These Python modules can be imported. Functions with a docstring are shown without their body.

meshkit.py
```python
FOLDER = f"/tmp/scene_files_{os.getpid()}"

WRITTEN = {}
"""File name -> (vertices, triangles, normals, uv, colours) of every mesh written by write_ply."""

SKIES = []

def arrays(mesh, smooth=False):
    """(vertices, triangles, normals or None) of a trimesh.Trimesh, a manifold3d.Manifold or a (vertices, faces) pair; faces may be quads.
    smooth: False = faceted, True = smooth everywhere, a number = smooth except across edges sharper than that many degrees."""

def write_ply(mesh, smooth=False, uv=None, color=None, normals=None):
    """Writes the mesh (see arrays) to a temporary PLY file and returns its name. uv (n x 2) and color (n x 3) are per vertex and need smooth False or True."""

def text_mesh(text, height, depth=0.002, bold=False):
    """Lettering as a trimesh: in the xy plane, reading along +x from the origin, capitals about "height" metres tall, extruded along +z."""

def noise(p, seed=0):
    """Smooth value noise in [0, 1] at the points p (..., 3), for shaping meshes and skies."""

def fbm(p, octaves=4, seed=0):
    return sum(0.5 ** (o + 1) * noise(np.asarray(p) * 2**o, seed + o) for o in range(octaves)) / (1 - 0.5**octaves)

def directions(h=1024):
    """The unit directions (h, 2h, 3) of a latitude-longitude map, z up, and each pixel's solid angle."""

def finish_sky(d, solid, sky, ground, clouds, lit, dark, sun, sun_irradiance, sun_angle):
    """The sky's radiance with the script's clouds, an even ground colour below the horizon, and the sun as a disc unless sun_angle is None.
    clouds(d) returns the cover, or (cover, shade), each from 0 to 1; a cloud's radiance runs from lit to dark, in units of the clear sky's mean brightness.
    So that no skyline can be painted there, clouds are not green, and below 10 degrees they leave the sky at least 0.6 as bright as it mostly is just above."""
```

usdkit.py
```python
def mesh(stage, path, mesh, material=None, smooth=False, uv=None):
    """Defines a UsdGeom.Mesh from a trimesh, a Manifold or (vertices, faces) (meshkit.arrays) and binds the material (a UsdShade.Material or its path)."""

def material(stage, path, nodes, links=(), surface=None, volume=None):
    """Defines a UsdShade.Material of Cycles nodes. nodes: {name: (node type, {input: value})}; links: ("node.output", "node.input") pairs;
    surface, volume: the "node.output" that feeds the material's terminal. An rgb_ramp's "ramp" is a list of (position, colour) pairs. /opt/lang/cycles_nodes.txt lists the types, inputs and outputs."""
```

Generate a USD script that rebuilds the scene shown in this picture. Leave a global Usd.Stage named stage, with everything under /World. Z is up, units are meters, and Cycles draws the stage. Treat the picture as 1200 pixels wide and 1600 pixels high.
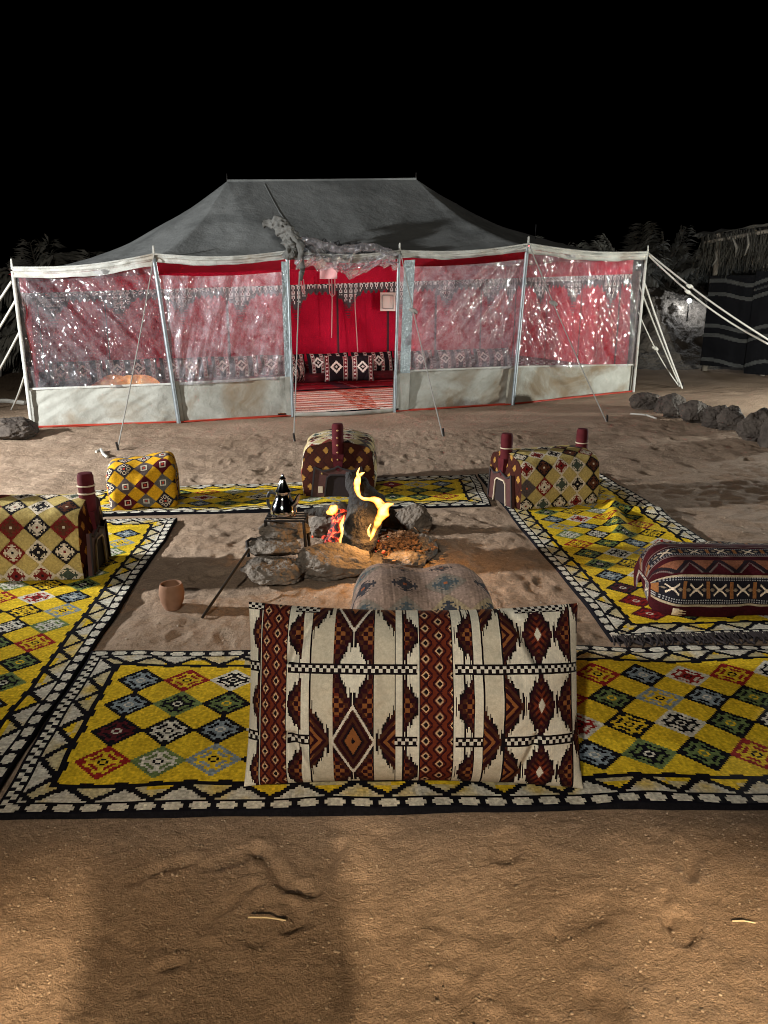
import math
import numpy as np
import trimesh, manifold3d, shapely
from shapely.geometry import Polygon, LineString, Point
from pxr import Usd, UsdGeom, UsdLux, UsdShade, Gf, Sdf, Vt
import usdkit, meshkit
from meshkit import fbm, noise

stage = Usd.Stage.CreateInMemory()
UsdGeom.SetStageUpAxis(stage, "Z")
UsdGeom.SetStageMetersPerUnit(stage, 1.0)
UsdGeom.Xform.Define(stage, "/World")
UsdGeom.Scope.Define(stage, "/World/Looks")
rng = np.random.default_rng(7)

# ------------------------------------------------------------------ camera, sky, light, exposure
FPX, CAM_H = 1204.0, 1.5
PITCH = math.atan(340 / FPX)
cam = UsdGeom.Camera.Define(stage, "/World/camera")
cam.AddTranslateOp().Set(Gf.Vec3d(0, 0, CAM_H))
cam.AddRotateXOp().Set(90 - math.degrees(PITCH))
cam.CreateHorizontalApertureAttr(36.0)
cam.CreateFocalLengthAttr(36.0 * FPX / 1200)
cam.CreateExposureAttr(0.0)

SUN_EL, SUN_AZ = math.radians(35), math.radians(-60)          # sky rotation; the faint added fill is set below
usdkit.material(stage, "/World/Looks/night_sky", {
    "sky": ("sky_texture", {"sky_type": "single_scattering", "sun_disc": False, "sun_elevation": math.radians(-14.0), "sun_rotation": SUN_AZ}),
    "bg": ("background_shader", {"strength": 0.05})}, [("sky.color", "bg.color")], surface="bg.background")
dome = UsdLux.DomeLight.Define(stage, "/World/sky")
UsdShade.MaterialBindingAPI.Apply(dome.GetPrim()).Bind(UsdShade.Material.Get(stage, "/World/Looks/night_sky"))
dome.GetPrim().SetCustomDataByKey("kind", "structure")
added_fill_light = UsdLux.DistantLight.Define(stage, "/World/added_fill_light")  # dim added fill that lifts the ambience and the palms
added_fill_light.CreateIntensityAttr(0.010); added_fill_light.CreateAngleAttr(6.0); added_fill_light.CreateNormalizeAttr(True)
added_fill_light.CreateColorAttr(Gf.Vec3f(1.0, 0.95, 0.88))
added_fill_light.AddRotateZOp().Set(-math.degrees(math.radians(205))); added_fill_light.AddRotateXOp().Set(90 - 42)

COOL, WARM = (0.96, 0.98, 1.0), (1.0, 0.745, 0.475)
# lamps out of view, placed for what they light: (name, position, watts, colour, radius)
LAMPS = [("unseen_flood_lamp", (-6.6, 4.25, 2.0), 450.0, COOL, 0.12, (6.6, 4.2, -1.0, 52, 0.6)),  # out of view at left; lights rugs and tent
         ("unseen_flood_lamp", (-1.9, -4.6, 4.7), 205.0, (1.0, 0.94, 0.85), 0.12, (1.9, 10.0, 0.6, 40.4, 0.12)),  # unseen; aimed to light the front cushion and rugs
         ("unseen_yard_lamp", (0.84, -6.9, 4.25), 880.0, WARM, 0.10, (-0.84, 8.2, -14.2, 34.6, 0.06)),  # unseen; throws the left foreground shadow
         ("unseen_yard_lamp", (-0.83, -6.7, 4.2), 430.0, WARM, 0.15, (0.83, 8.2, -14.2, 34.6, 0.06)),  # unseen and weaker; throws the right foreground shadow
         ("unseen_ground_lamp", (7.2, 9.6, 0.42), 130.0, (0.97, 1.0, 0.95), 0.06, None)]  # unseen, low; lights the tent's right end past the boulders
LIGHT_K = 3.2
for i, (nm, pos, watts, col, rad, aim) in enumerate(LAMPS):
    L = UsdLux.SphereLight.Define(stage, f"/World/lamp_light_{i+1:03d}")
    L.AddTranslateOp().Set(Gf.Vec3d(*pos))
    if aim:                                                    # cone set to keep this unseen lamp's light on its own area
        L.AddRotateZOp().Set(-math.degrees(math.atan2(aim[0], aim[1]))); L.AddRotateXOp().Set(90 + math.degrees(math.atan2(aim[2], math.hypot(aim[0], aim[1]))))
        sh_ = UsdLux.ShapingAPI.Apply(L.GetPrim()); sh_.CreateShapingConeAngleAttr(float(aim[3])); sh_.CreateShapingConeSoftnessAttr(float(aim[4]))
    L.CreateRadiusAttr(rad); L.CreateNormalizeAttr(True); L.CreateIntensityAttr(watts * LIGHT_K); L.CreateColorAttr(Gf.Vec3f(*col))

# ------------------------------------------------------------------ helpers
def ray(px, py):
    """Direction in the world of a pixel of the 1200 x 1600 photograph (used for surveying the place)."""
    a, b = (px - 600) / FPX, (800 - py) / FPX
    return np.array([a, math.cos(PITCH) + b * math.sin(PITCH), -math.sin(PITCH) + b * math.cos(PITCH)])
def gp(px, py, z=0.0):
    r = ray(px, py); return np.array([0, 0, CAM_H]) + r * (z - CAM_H) / r[2]
def at_y(px, py, y):
    r = ray(px, py); return np.array([0, 0, CAM_H]) + r * y / r[1]

used = {}
def numbered(parent, name):
    k = used.get((parent, name), 0); used[(parent, name)] = k + 1
    return f"{parent}/{name}" if k == 0 else f"{parent}/{name}_{k:03d}"
def pth(parent):
    return "/World" if parent is None else str(parent.GetPath())
def tag(p, label=None, cat=None, group=None, kind=None):
    for k, v in (("label", label), ("category", cat), ("group", group), ("kind", kind)):
        if v: p.SetCustomDataByKey(k, v)
    return p
def thing(name, label, cat, loc=(0, 0, 0), rz=0.0, group=None, scale=None):
    x = UsdGeom.Xform.Define(stage, numbered("/World", name))
    x.AddTranslateOp().Set(Gf.Vec3d(*map(float, loc))); x.AddRotateZOp().Set(float(rz))
    x.AddScaleOp().Set(Gf.Vec3f(*(scale or (1, 1, 1))))
    return tag(x.GetPrim(), label, cat, group)
def copy(src, label, loc, rz, group=None, scale=None):
    d = src.GetCustomData()
    r = thing(src.GetName().rsplit("_0", 1)[0], label, d["category"], loc, rz, group or d.get("group"), scale)
    r.GetReferences().AddInternalReference(src.GetPath()); r.SetInstanceable(True)
    return r
def obj(name, m, mat, parent=None, smooth=35, **kw):
    p = usdkit.mesh(stage, numbered(pth(parent), name), m, MAT[mat] if isinstance(mat, str) else mat, smooth=smooth).GetPrim()
    return tag(p, **kw)
def normals(v, q):
    n = np.zeros_like(v)
    fn = np.cross(v[q[:, 2]] - v[q[:, 0]], v[q[:, 3]] - v[q[:, 1]])
    for k in range(4): np.add.at(n, q[:, k], fn)
    return n / np.maximum(np.linalg.norm(n, axis=1, keepdims=True), 1e-12)
def quads(name, v, q, cols, mat, parent=None, **kw):
    """Mesh of quads; cols is one woven colour per quad."""
    m = UsdGeom.Mesh.Define(stage, numbered(pth(parent), name))
    v = np.asarray(v, float); q = np.asarray(q, int)
    m.CreatePointsAttr(Vt.Vec3fArray.FromNumpy(v.astype(np.float32)))
    m.CreateFaceVertexCountsAttr(Vt.IntArray.FromNumpy(np.full(len(q), 4, np.int32)))
    m.CreateFaceVertexIndicesAttr(Vt.IntArray.FromNumpy(q.astype(np.int32).ravel()))
    m.CreateSubdivisionSchemeAttr("none")
    m.CreateNormalsAttr(Vt.Vec3fArray.FromNumpy(normals(v, q).astype(np.float32))); m.SetNormalsInterpolation("vertex")
    if cols is not None:
        UsdGeom.PrimvarsAPI(m).CreatePrimvar("col", Sdf.ValueTypeNames.Color3fArray, "uniform").Set(Vt.Vec3fArray.FromNumpy(np.asarray(cols, np.float32).reshape(-1, 3)))
    UsdShade.MaterialBindingAPI.Apply(m.GetPrim()).Bind(MAT[mat])
    return tag(m.GetPrim(), **kw)
def grid_quads(n, m, off=0):
    """n x m cells over (n+1) x (m+1) vertices."""
    i, j = np.meshgrid(np.arange(n), np.arange(m), indexing="ij")
    a = (i * (m + 1) + j).ravel() + off
    return np.stack([a, a + m + 1, a + m + 2, a + 1], 1)
def sheet(name, V, cols, mat, parent=None, flip=False, **kw):
    n, m = V.shape[0] - 1, V.shape[1] - 1
    q = grid_quads(n, m)
    if flip: q = q[:, ::-1]
    return quads(name, V.reshape(-1, 3), q, cols, mat, parent, **kw)
def tube(pts, r, sides=8, cap=True):
    """Tube along points; r a number or one per point."""
    pts = np.asarray(pts, float); r = np.broadcast_to(np.asarray(r, float), (len(pts),))
    t = np.gradient(pts, axis=0); t /= np.maximum(np.linalg.norm(t, axis=1, keepdims=True), 1e-9)
    up = np.array([0, 0, 1.0]) if abs(t[0][2]) < 0.9 else np.array([0, 1.0, 0])
    v = []
    for p, d, rr in zip(pts, t, r):
        x = np.cross(d, up); x /= np.linalg.norm(x); y = np.cross(x, d)
        a = np.arange(sides) / sides * 2 * np.pi
        v.append(p + rr * (np.cos(a)[:, None] * x + np.sin(a)[:, None] * y))
    v = np.vstack(v); n = len(pts); f = []
    for i in range(n - 1):
        for k in range(sides):
            a, b = i * sides + k, i * sides + (k + 1) % sides
            f += [[a, b, b + sides], [a, b + sides, a + sides]]
    if cap:
        for k in range(1, sides - 1):
            f += [[0, k + 1, k], [(n - 1) * sides, (n - 1) * sides + k, (n - 1) * sides + k + 1]]
    m = trimesh.Trimesh(v, f, process=False); m.fix_normals(); return m
def lathe(prof, sides=28):
    m = trimesh.creation.revolve(np.asarray(prof, float), sections=sides); m.fix_normals(); return m
def box(sx, sy, sz, c=(0, 0, 0), r=0.0):
    if r:
        s = [trimesh.creation.icosphere(1, r).apply_translation((a * (sx / 2 - r), b * (sy / 2 - r), d * (sz / 2 - r))) for a in (-1, 1) for b in (-1, 1) for d in (-1, 1)]
        m = trimesh.util.concatenate(s).convex_hull
    else:
        m = trimesh.creation.box((sx, sy, sz))
    m.apply_translation(c); return m
def extr(poly, d):
    gs = getattr(poly, "geoms", [poly])
    return trimesh.util.concatenate([trimesh.creation.extrude_polygon(g, d, engine="earcut") for g in gs])
def xf(m, M): m = m.copy(); m.apply_transform(M); return m
def cat(ms): return trimesh.util.concatenate(ms)
ROT = trimesh.transformations.rotation_matrix
def rock(seed, size, cuts=5, sub=3, rough=0.16):
    r = np.random.default_rng(seed)
    m = trimesh.creation.icosphere(sub, 1.0); v = m.vertices.copy()
    for _ in range(cuts):
        d = r.normal(size=3); d /= np.linalg.norm(d); h = r.uniform(0.45, 0.75)
        s = v @ d; v = v - np.maximum(s - h, 0)[:, None] * d * 0.92
    v += (fbm(v * 2.2 + seed * 3.1, 4, seed) - 0.5)[:, None] * v * rough * 2
    v += (fbm(v * 9 + seed, 2, seed + 5) - 0.5)[:, None] * v * rough * 0.35
    v = v / (v.max(0) - v.min(0)) * np.asarray(size); v[:, 2] -= v[:, 2].min()
    return trimesh.Trimesh(v, m.faces, process=False)

# ------------------------------------------------------------------ materials
MAT = {}
def mat(name, nodes, links, surface): MAT[name] = usdkit.material(stage, f"/World/Looks/{name}", nodes, links, surface=surface)
def plain(name, c1, c2=None, scale=6.0, rough=0.8, bump=0.3, bscale=60.0, bdist=0.004, metallic=0.0, detail=4, spec=0.3, object_space=True, sheen=0.0):
    c2 = c2 or c1
    mat(name, {"tc": ("texture_coordinate", {}), "n": ("noise_texture", {"scale": scale, "detail": detail, "roughness": 0.6}),
               "r": ("rgb_ramp", {"ramp": [(0.3, c1), (0.7, c2)]}), "bn": ("noise_texture", {"scale": bscale, "detail": 4}),
               "b": ("bump", {"strength": bump, "distance": bdist}),
               "p": ("principled_bsdf", {"roughness": rough, "metallic": metallic, "specular_ior_level": spec, "sheen_weight": sheen})},
        [("tc.object", "n.vector"), ("tc.object", "bn.vector"), ("n.fac", "r.fac"), ("r.color", "p.base_color"), ("bn.fac", "b.height"), ("b.normal", "p.normal")], "p.BSDF")
def woven(name, bscale=(420, 420, 420), bump=0.5, bdist=0.003, var=0.35, wear=3.0, rough=0.95, sheen=0.0):
    """Cloth whose pattern is its thread colour, with slubs, fading and a ribbed weave."""
    mat(name, {"tc": ("texture_coordinate", {}), "a": ("attribute", {"attribute": "col"}),
               "n": ("noise_texture", {"scale": 90.0, "detail": 3}), "w": ("noise_texture", {"scale": wear, "detail": 5, "roughness": 0.65}),
               "nr": ("map_range", {"from_min": 0.25, "from_max": 0.75, "to_min": 1 - var, "to_max": 1 + var * 0.6}),
               "wr": ("map_range", {"from_min": 0.3, "from_max": 0.7, "to_min": 0.78, "to_max": 1.1}),
               "m": ("math", {"math_type": "multiply"}), "vm": ("vector_math", {"math_type": "scale"}),
               "mp": ("mapping", {"scale": bscale}), "bn": ("noise_texture", {"scale": 1.0, "detail": 2}),
               "b": ("bump", {"strength": bump, "distance": bdist}), "p": ("principled_bsdf", {"roughness": rough, "specular_ior_level": 0.06, "sheen_weight": sheen})},
        [("tc.object", "n.vector"), ("tc.object", "w.vector"), ("n.fac", "nr.value"), ("w.fac", "wr.value"), ("nr.result", "m.value1"), ("wr.result", "m.value2"),
         ("a.color", "vm.vector1"), ("m.value", "vm.scale"), ("vm.vector", "p.base_color"), ("tc.object", "mp.vector"), ("mp.vector", "bn.vector"), ("bn.fac", "b.height"), ("b.normal", "p.normal")], "p.BSDF")
def emit(name, color, strength):
    mat(name, {"e": ("emission", {"color": color, "strength": strength})}, [], "e.emission")

# sand: grains, small stones, damp patches
mat("sand", {"g": ("geometry", {}), "n1": ("noise_texture", {"scale": 0.9, "detail": 6, "roughness": 0.6}), "r1": ("rgb_ramp", {"ramp": [(0.3, (0.235, 0.163, 0.108)), (0.72, (0.375, 0.278, 0.198))]}),
             "n2": ("noise_texture", {"scale": 175.0, "detail": 4, "roughness": 0.85}), "m2": ("rgb_ramp", {"ramp": [(0.30, (0.50, 0.48, 0.46)), (0.46, (0.92, 0.92, 0.92)), (0.58, (1.05, 1.05, 1.05)), (0.72, (1.75, 1.7, 1.6))]}),
             "n5": ("noise_texture", {"scale": 45.0, "detail": 5, "roughness": 0.7}), "m5": ("map_range", {"from_min": 0.3, "from_max": 0.7, "to_min": 0.80, "to_max": 1.18}),
             "mm": ("mix_color", {"blend_type": "multiply", "fac": 1.0, "use_clamp": False}), "vm": ("vector_math", {"math_type": "scale"}),
             "n3": ("noise_texture", {"scale": 20.0, "detail": 9, "roughness": 0.72}), "n4": ("noise_texture", {"scale": 240.0, "detail": 2}),
             "add": ("math", {"math_type": "multiply_add", "value2": 0.16}), "b": ("bump", {"strength": 0.9, "distance": 0.026}),
             "p": ("principled_bsdf", {"roughness": 0.95, "specular_ior_level": 0.08})},
    [("g.position", "n1.vector"), ("g.position", "n2.vector"), ("g.position", "n5.vector"), ("g.position", "n3.vector"), ("g.position", "n4.vector"), ("n1.fac", "r1.fac"), ("n2.fac", "m2.fac"), ("n5.fac", "m5.value"),
     ("r1.color", "mm.a"), ("m2.color", "mm.b"), ("mm.result", "vm.vector1"), ("m5.result", "vm.scale"), ("vm.vector", "p.base_color"),
     ("n4.fac", "add.value1"), ("n3.fac", "add.value3"), ("add.value", "b.height"), ("b.normal", "p.normal")], "p.BSDF")
plain("pebble", (0.17, 0.125, 0.085), (0.40, 0.32, 0.235), scale=9, rough=0.7)
plain("rock_grey", (0.062, 0.050, 0.038), (0.20, 0.165, 0.13), scale=9, bump=0.9, bscale=28, bdist=0.03, rough=0.9, detail=8)
plain("rock_dark", (0.026, 0.020, 0.016), (0.085, 0.068, 0.054), scale=6, bump=0.9, bscale=18, bdist=0.03, rough=0.9, detail=8)
woven("kilim", bscale=(160, 520, 160), bump=0.7, bdist=0.006, var=0.4)
woven("tapestry", bscale=(260, 260, 260), bump=0.5, bdist=0.003, var=0.28)
woven("cotton_print", bscale=(700, 260, 260), bump=0.4, bdist=0.002, var=0.16, wear=2.0)
woven("lining", bscale=(40, 40, 40), bump=0.5, bdist=0.02, var=0.2, wear=1.2, sheen=0.0)
plain("leather", (0.042, 0.014, 0.012), (0.075, 0.028, 0.023), scale=14, rough=0.55, bump=0.3, bscale=120)
plain("doorway_shade", (0.012, 0.006, 0.006), rough=0.8)
plain("velvet_maroon", (0.045, 0.005, 0.008), (0.075, 0.010, 0.012), scale=20, rough=0.85, bump=0.25, bscale=200, spec=0.12)
plain("gold", (0.75, 0.55, 0.25), rough=0.3, metallic=1.0, bump=0.0)
plain("trim_cream", (0.42, 0.34, 0.24), rough=0.8)
plain("trim_dark", (0.02, 0.015, 0.015), rough=0.8)
def stained(name, c1, c2, stain, rough=0.9, bs=16.0, bd=0.02):
    mat(name, {"g": ("geometry", {}), "n": ("noise_texture", {"scale": 2.6, "detail": 8, "roughness": 0.68}), "r": ("rgb_ramp", {"ramp": [(0.3, c1), (0.68, c2)]}),
               "n2": ("noise_texture", {"scale": 1.1, "detail": 5, "roughness": 0.6, "distortion": 1.0}), "r2": ("map_range", {"from_min": 0.48, "from_max": 0.64, "to_min": 0.0, "to_max": 0.85}),
               "mx": ("mix_color", {"b": stain}), "bn": ("noise_texture", {"scale": bs, "detail": 8, "roughness": 0.7}), "b": ("bump", {"strength": 0.6, "distance": bd}),
               "p": ("principled_bsdf", {"roughness": rough, "specular_ior_level": 0.15})},
        [("g.position", "n.vector"), ("g.position", "n2.vector"), ("g.position", "bn.vector"), ("n.fac", "r.fac"), ("n2.fac", "r2.value"), ("r2.result", "mx.fac"), ("r.color", "mx.a"), ("mx.result", "p.base_color"), ("bn.fac", "b.height"), ("b.normal", "p.normal")], "p.BSDF")
stained("canvas", (0.19, 0.185, 0.155), (0.33, 0.33, 0.29), (0.17, 0.13, 0.085))
stained("canvas_bundle", (0.05, 0.05, 0.046), (0.14, 0.137, 0.125), (0.045, 0.042, 0.036))
stained("canvas_edge", (0.28, 0.28, 0.25), (0.44, 0.44, 0.40), (0.22, 0.19, 0.15))
stained("roof_canvas", (0.16, 0.166, 0.16), (0.21, 0.216, 0.207), (0.125, 0.13, 0.125), bs=5.0, bd=0.03)
plain("roof_seam", (0.13, 0.135, 0.13), rough=0.9)
plain("groundsheet", (0.26, 0.018, 0.010), (0.36, 0.04, 0.016), scale=5, rough=0.6)
plain("red_cloth", (0.34, 0.006, 0.022), (0.44, 0.010, 0.032), scale=4, rough=0.85, bump=0.4, bscale=30, bdist=0.01)
plain("cord", (0.40, 0.385, 0.34), rough=0.9, bump=0.6, bscale=300)
plain("cord_grey", (0.20, 0.19, 0.17), rough=0.9, bump=0.6, bscale=300)
plain("steel_pipe", (0.13, 0.15, 0.155), (0.22, 0.24, 0.245), scale=12, rough=0.45, metallic=0.5, bump=0.2)
plain("iron", (0.012, 0.011, 0.010), (0.03, 0.024, 0.02), scale=20, rough=0.7, metallic=0.5)
plain("chrome", (0.62, 0.63, 0.65), rough=0.07, metallic=1.0, bump=0.05, bscale=12, bdist=0.002)
plain("black_plastic", (0.015, 0.015, 0.015), rough=0.4, bump=0)
plain("clay", (0.17, 0.085, 0.045), (0.25, 0.135, 0.08), scale=12, rough=0.85, bump=0.3, bscale=70)
plain("clay_inside", (0.10, 0.05, 0.03), rough=0.9)
plain("bark", (0.010, 0.009, 0.008), (0.085, 0.072, 0.058), scale=16, rough=0.95, bump=1.0, bscale=30, bdist=0.03, detail=8)
plain("char", (0.006, 0.006, 0.006), (0.03, 0.027, 0.025), scale=14, rough=0.9, bump=1.0, bscale=40, bdist=0.02)
plain("woodchip", (0.07, 0.035, 0.016), (0.30, 0.16, 0.075), scale=30, rough=0.9)
plain("straw", (0.55, 0.46, 0.28), rough=0.8)
plain("palm_dry", (0.19, 0.185, 0.155), (0.36, 0.35, 0.31), scale=3, rough=0.9, bump=0.2)
plain("palm_stem", (0.05, 0.046, 0.038), (0.10, 0.09, 0.075), scale=6, rough=0.9)
plain("thatch", (0.022, 0.020, 0.016), (0.055, 0.050, 0.040), scale=6, rough=0.95)
plain("timber", (0.06, 0.05, 0.04), (0.13, 0.11, 0.085), scale=8, rough=0.9)
plain("robe", (0.05, 0.05, 0.055), rough=0.9)
plain("skin", (0.28, 0.16, 0.10), rough=0.6)
plain("lamp_body", (0.05, 0.05, 0.05), rough=0.5)
plain("paper", (0.62, 0.52, 0.44), rough=0.9)
emit("lamp_glow", (0.94, 0.97, 1.0), 60.0)
emit("bulb_glow", (1.0, 0.96, 0.92), 900.0)
emit("bank_bulb", (0.85, 0.92, 1.0), 420.0)
def clear_sheet(name, milk, gloss, tilt, scale, rough=0.10):
    """Creased clear sheet: small facets tilted this way and that, a little scuffed."""
    mat(name, {"g": ("geometry", {}), "dn": ("noise_texture", {"scale": 5.0, "detail": 4}), "dv": ("vector_math", {"math_type": "multiply_add", "vector2": (0.16, 0.16, 0.16)}),
               "v1": ("voronoi_texture", {"scale": scale}), "v2": ("voronoi_texture", {"scale": scale * 2.3}), "ms": ("mapping", {"scale": (1.5, 1.5, 0.38)}),
               "s1": ("vector_math", {"math_type": "subtract", "vector2": (0.5, 0.5, 0.5)}), "k1": ("vector_math", {"math_type": "scale", "scale": tilt}),
               "s2": ("vector_math", {"math_type": "subtract", "vector2": (0.5, 0.5, 0.5)}), "k2": ("vector_math", {"math_type": "scale", "scale": tilt * 0.6}),
               "ad": ("vector_math", {"math_type": "add"}), "ad2": ("vector_math", {"math_type": "add"}), "nm": ("vector_math", {"math_type": "normalize"}),
               "tr": ("transparent_bsdf", {"color": (0.93, 0.93, 0.95)}), "gl": ("glossy_bsdf", {"roughness": rough, "color": (1, 1, 1)}),
               "fr": ("fresnel", {"IOR": 1.5}), "fm": ("math", {"math_type": "multiply_add", "value2": 0.75, "value3": gloss, "use_clamp": True}),
               "mx": ("mix_closure", {}), "df": ("diffuse_bsdf", {"color": (0.74, 0.74, 0.78)}), "tl": ("translucent_bsdf", {"color": (0.78, 0.76, 0.80)}),
               "dt": ("mix_closure", {"fac": 0.5}), "mn": ("noise_texture", {"scale": 7.0, "detail": 10, "roughness": 0.8, "distortion": 0.25}),
               "mr": ("map_range", {"from_min": 0.40, "from_max": 0.68, "to_min": milk * 0.45, "to_max": milk * 1.6}), "out": ("mix_closure", {})},
        [("g.position", "dn.vector"), ("dn.color", "dv.vector1"), ("g.position", "dv.vector3"), ("dv.vector", "ms.vector"), ("ms.vector", "v1.vector"), ("ms.vector", "v2.vector"), ("g.position", "mn.vector"),
         ("v1.color", "s1.vector1"), ("s1.vector", "k1.vector1"), ("v2.color", "s2.vector1"), ("s2.vector", "k2.vector1"), ("k1.vector", "ad.vector1"), ("k2.vector", "ad.vector2"),
         ("ad.vector", "ad2.vector1"), ("g.normal", "ad2.vector2"), ("ad2.vector", "nm.vector1"), ("nm.vector", "gl.normal"), ("nm.vector", "df.normal"),
         ("fr.fac", "fm.value1"), ("fm.value", "mx.fac"), ("tr.BSDF", "mx.closure1"), ("gl.BSDF", "mx.closure2"),
         ("df.BSDF", "dt.closure1"), ("tl.BSDF", "dt.closure2"), ("mn.fac", "mr.value"), ("mr.result", "out.fac"), ("mx.closure", "out.closure1"), ("dt.closure", "out.closure2")], "out.closure")
clear_sheet("clear_plastic", 0.12, 0.026, 0.45, 40.0, 0.09)
clear_sheet("clear_plastic_milky", 0.23, 0.026, 0.45, 44.0, 0.09)
clear_sheet("clear_plastic_crumpled", 0.10, 0.10, 0.8, 36.0)
mat("foil_tape", {"g": ("geometry", {}), "n": ("noise_texture", {"scale": 34.0, "detail": 5}), "b": ("bump", {"strength": 1.0, "distance": 0.02}),
                  "p": ("principled_bsdf", {"base_color": (0.28, 0.33, 0.34), "roughness": 0.28, "metallic": 0.35})},
    [("g.position", "n.vector"), ("n.fac", "b.height"), ("b.normal", "p.normal")], "p.BSDF")
# flame and embers give off their own light
mat("flame", {"lw": ("layer_weight", {"blend": 0.5}), "r": ("rgb_ramp", {"ramp": [(0.0, (1.0, 0.72, 0.26)), (0.22, (1.0, 0.50, 0.07)), (0.5, (1.0, 0.23, 0.015)), (1.0, (0.7, 0.06, 0.008))]}),
              "tc": ("texture_coordinate", {}), "n": ("noise_texture", {"scale": 30.0, "detail": 3}), "nr": ("map_range", {"from_min": 0.3, "from_max": 0.7, "to_min": 1.1, "to_max": 3.6}),
              "e": ("emission", {"strength": 3.0}), "t": ("transparent_bsdf", {}), "f": ("map_range", {"from_min": 0.15, "from_max": 0.90, "to_min": 0.05, "to_max": 0.95}), "mx": ("mix_closure", {})},
    [("lw.facing", "r.fac"), ("r.color", "e.color"), ("tc.object", "n.vector"), ("n.fac", "nr.value"), ("nr.result", "e.strength"), ("lw.facing", "f.value"), ("f.result", "mx.fac"), ("e.emission", "mx.closure1"), ("t.BSDF", "mx.closure2")], "mx.closure")
mat("ember", {"tc": ("texture_coordinate", {}), "n": ("noise_texture", {"scale": 34.0, "detail": 6, "distortion": 0.8}),
              "r": ("rgb_ramp", {"ramp": [(0.44, (0, 0, 0)), (0.53, (0.25, 0.008, 0.003)), (0.60, (0.9, 0.07, 0.02)), (0.70, (1.0, 0.32, 0.10))]}),
              "p": ("principled_bsdf", {"base_color": (0.03, 0.02, 0.018), "roughness": 0.9, "emission_strength": 2.2})},
    [("tc.object", "n.vector"), ("n.fac", "r.fac"), ("r.color", "p.emission_color")], "p.BSDF")

# ------------------------------------------------------------------ rugs' places (world corners, metres)
def bil(c, s, t):
    c = [np.asarray(x, float) for x in c]; s, t = s[..., None], t[..., None]
    return (c[0] * (1 - s) + c[1] * s) * (1 - t) + (c[3] * (1 - s) + c[2] * s) * t
RUGS = {  # corners: long axis first (0->1), then across
    "front": [(-1.165, 1.955), (2.15, 2.035), (2.10, 3.12), (-1.262, 3.03)],
    "left": [(-1.185, 1.80), (-1.42, 5.09), (-2.50, 4.98), (-2.27, 1.75)],
    "right": [(1.03, 3.17), (0.81, 6.47), (1.86, 6.56), (2.12, 3.24)],
    "back": [(-2.25, 5.175), (0.80, 5.47), (0.775, 6.46), (-2.32, 5.90)]}
rug_zone = shapely.union_all([Polygon(c) for c in RUGS.values()])

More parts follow.
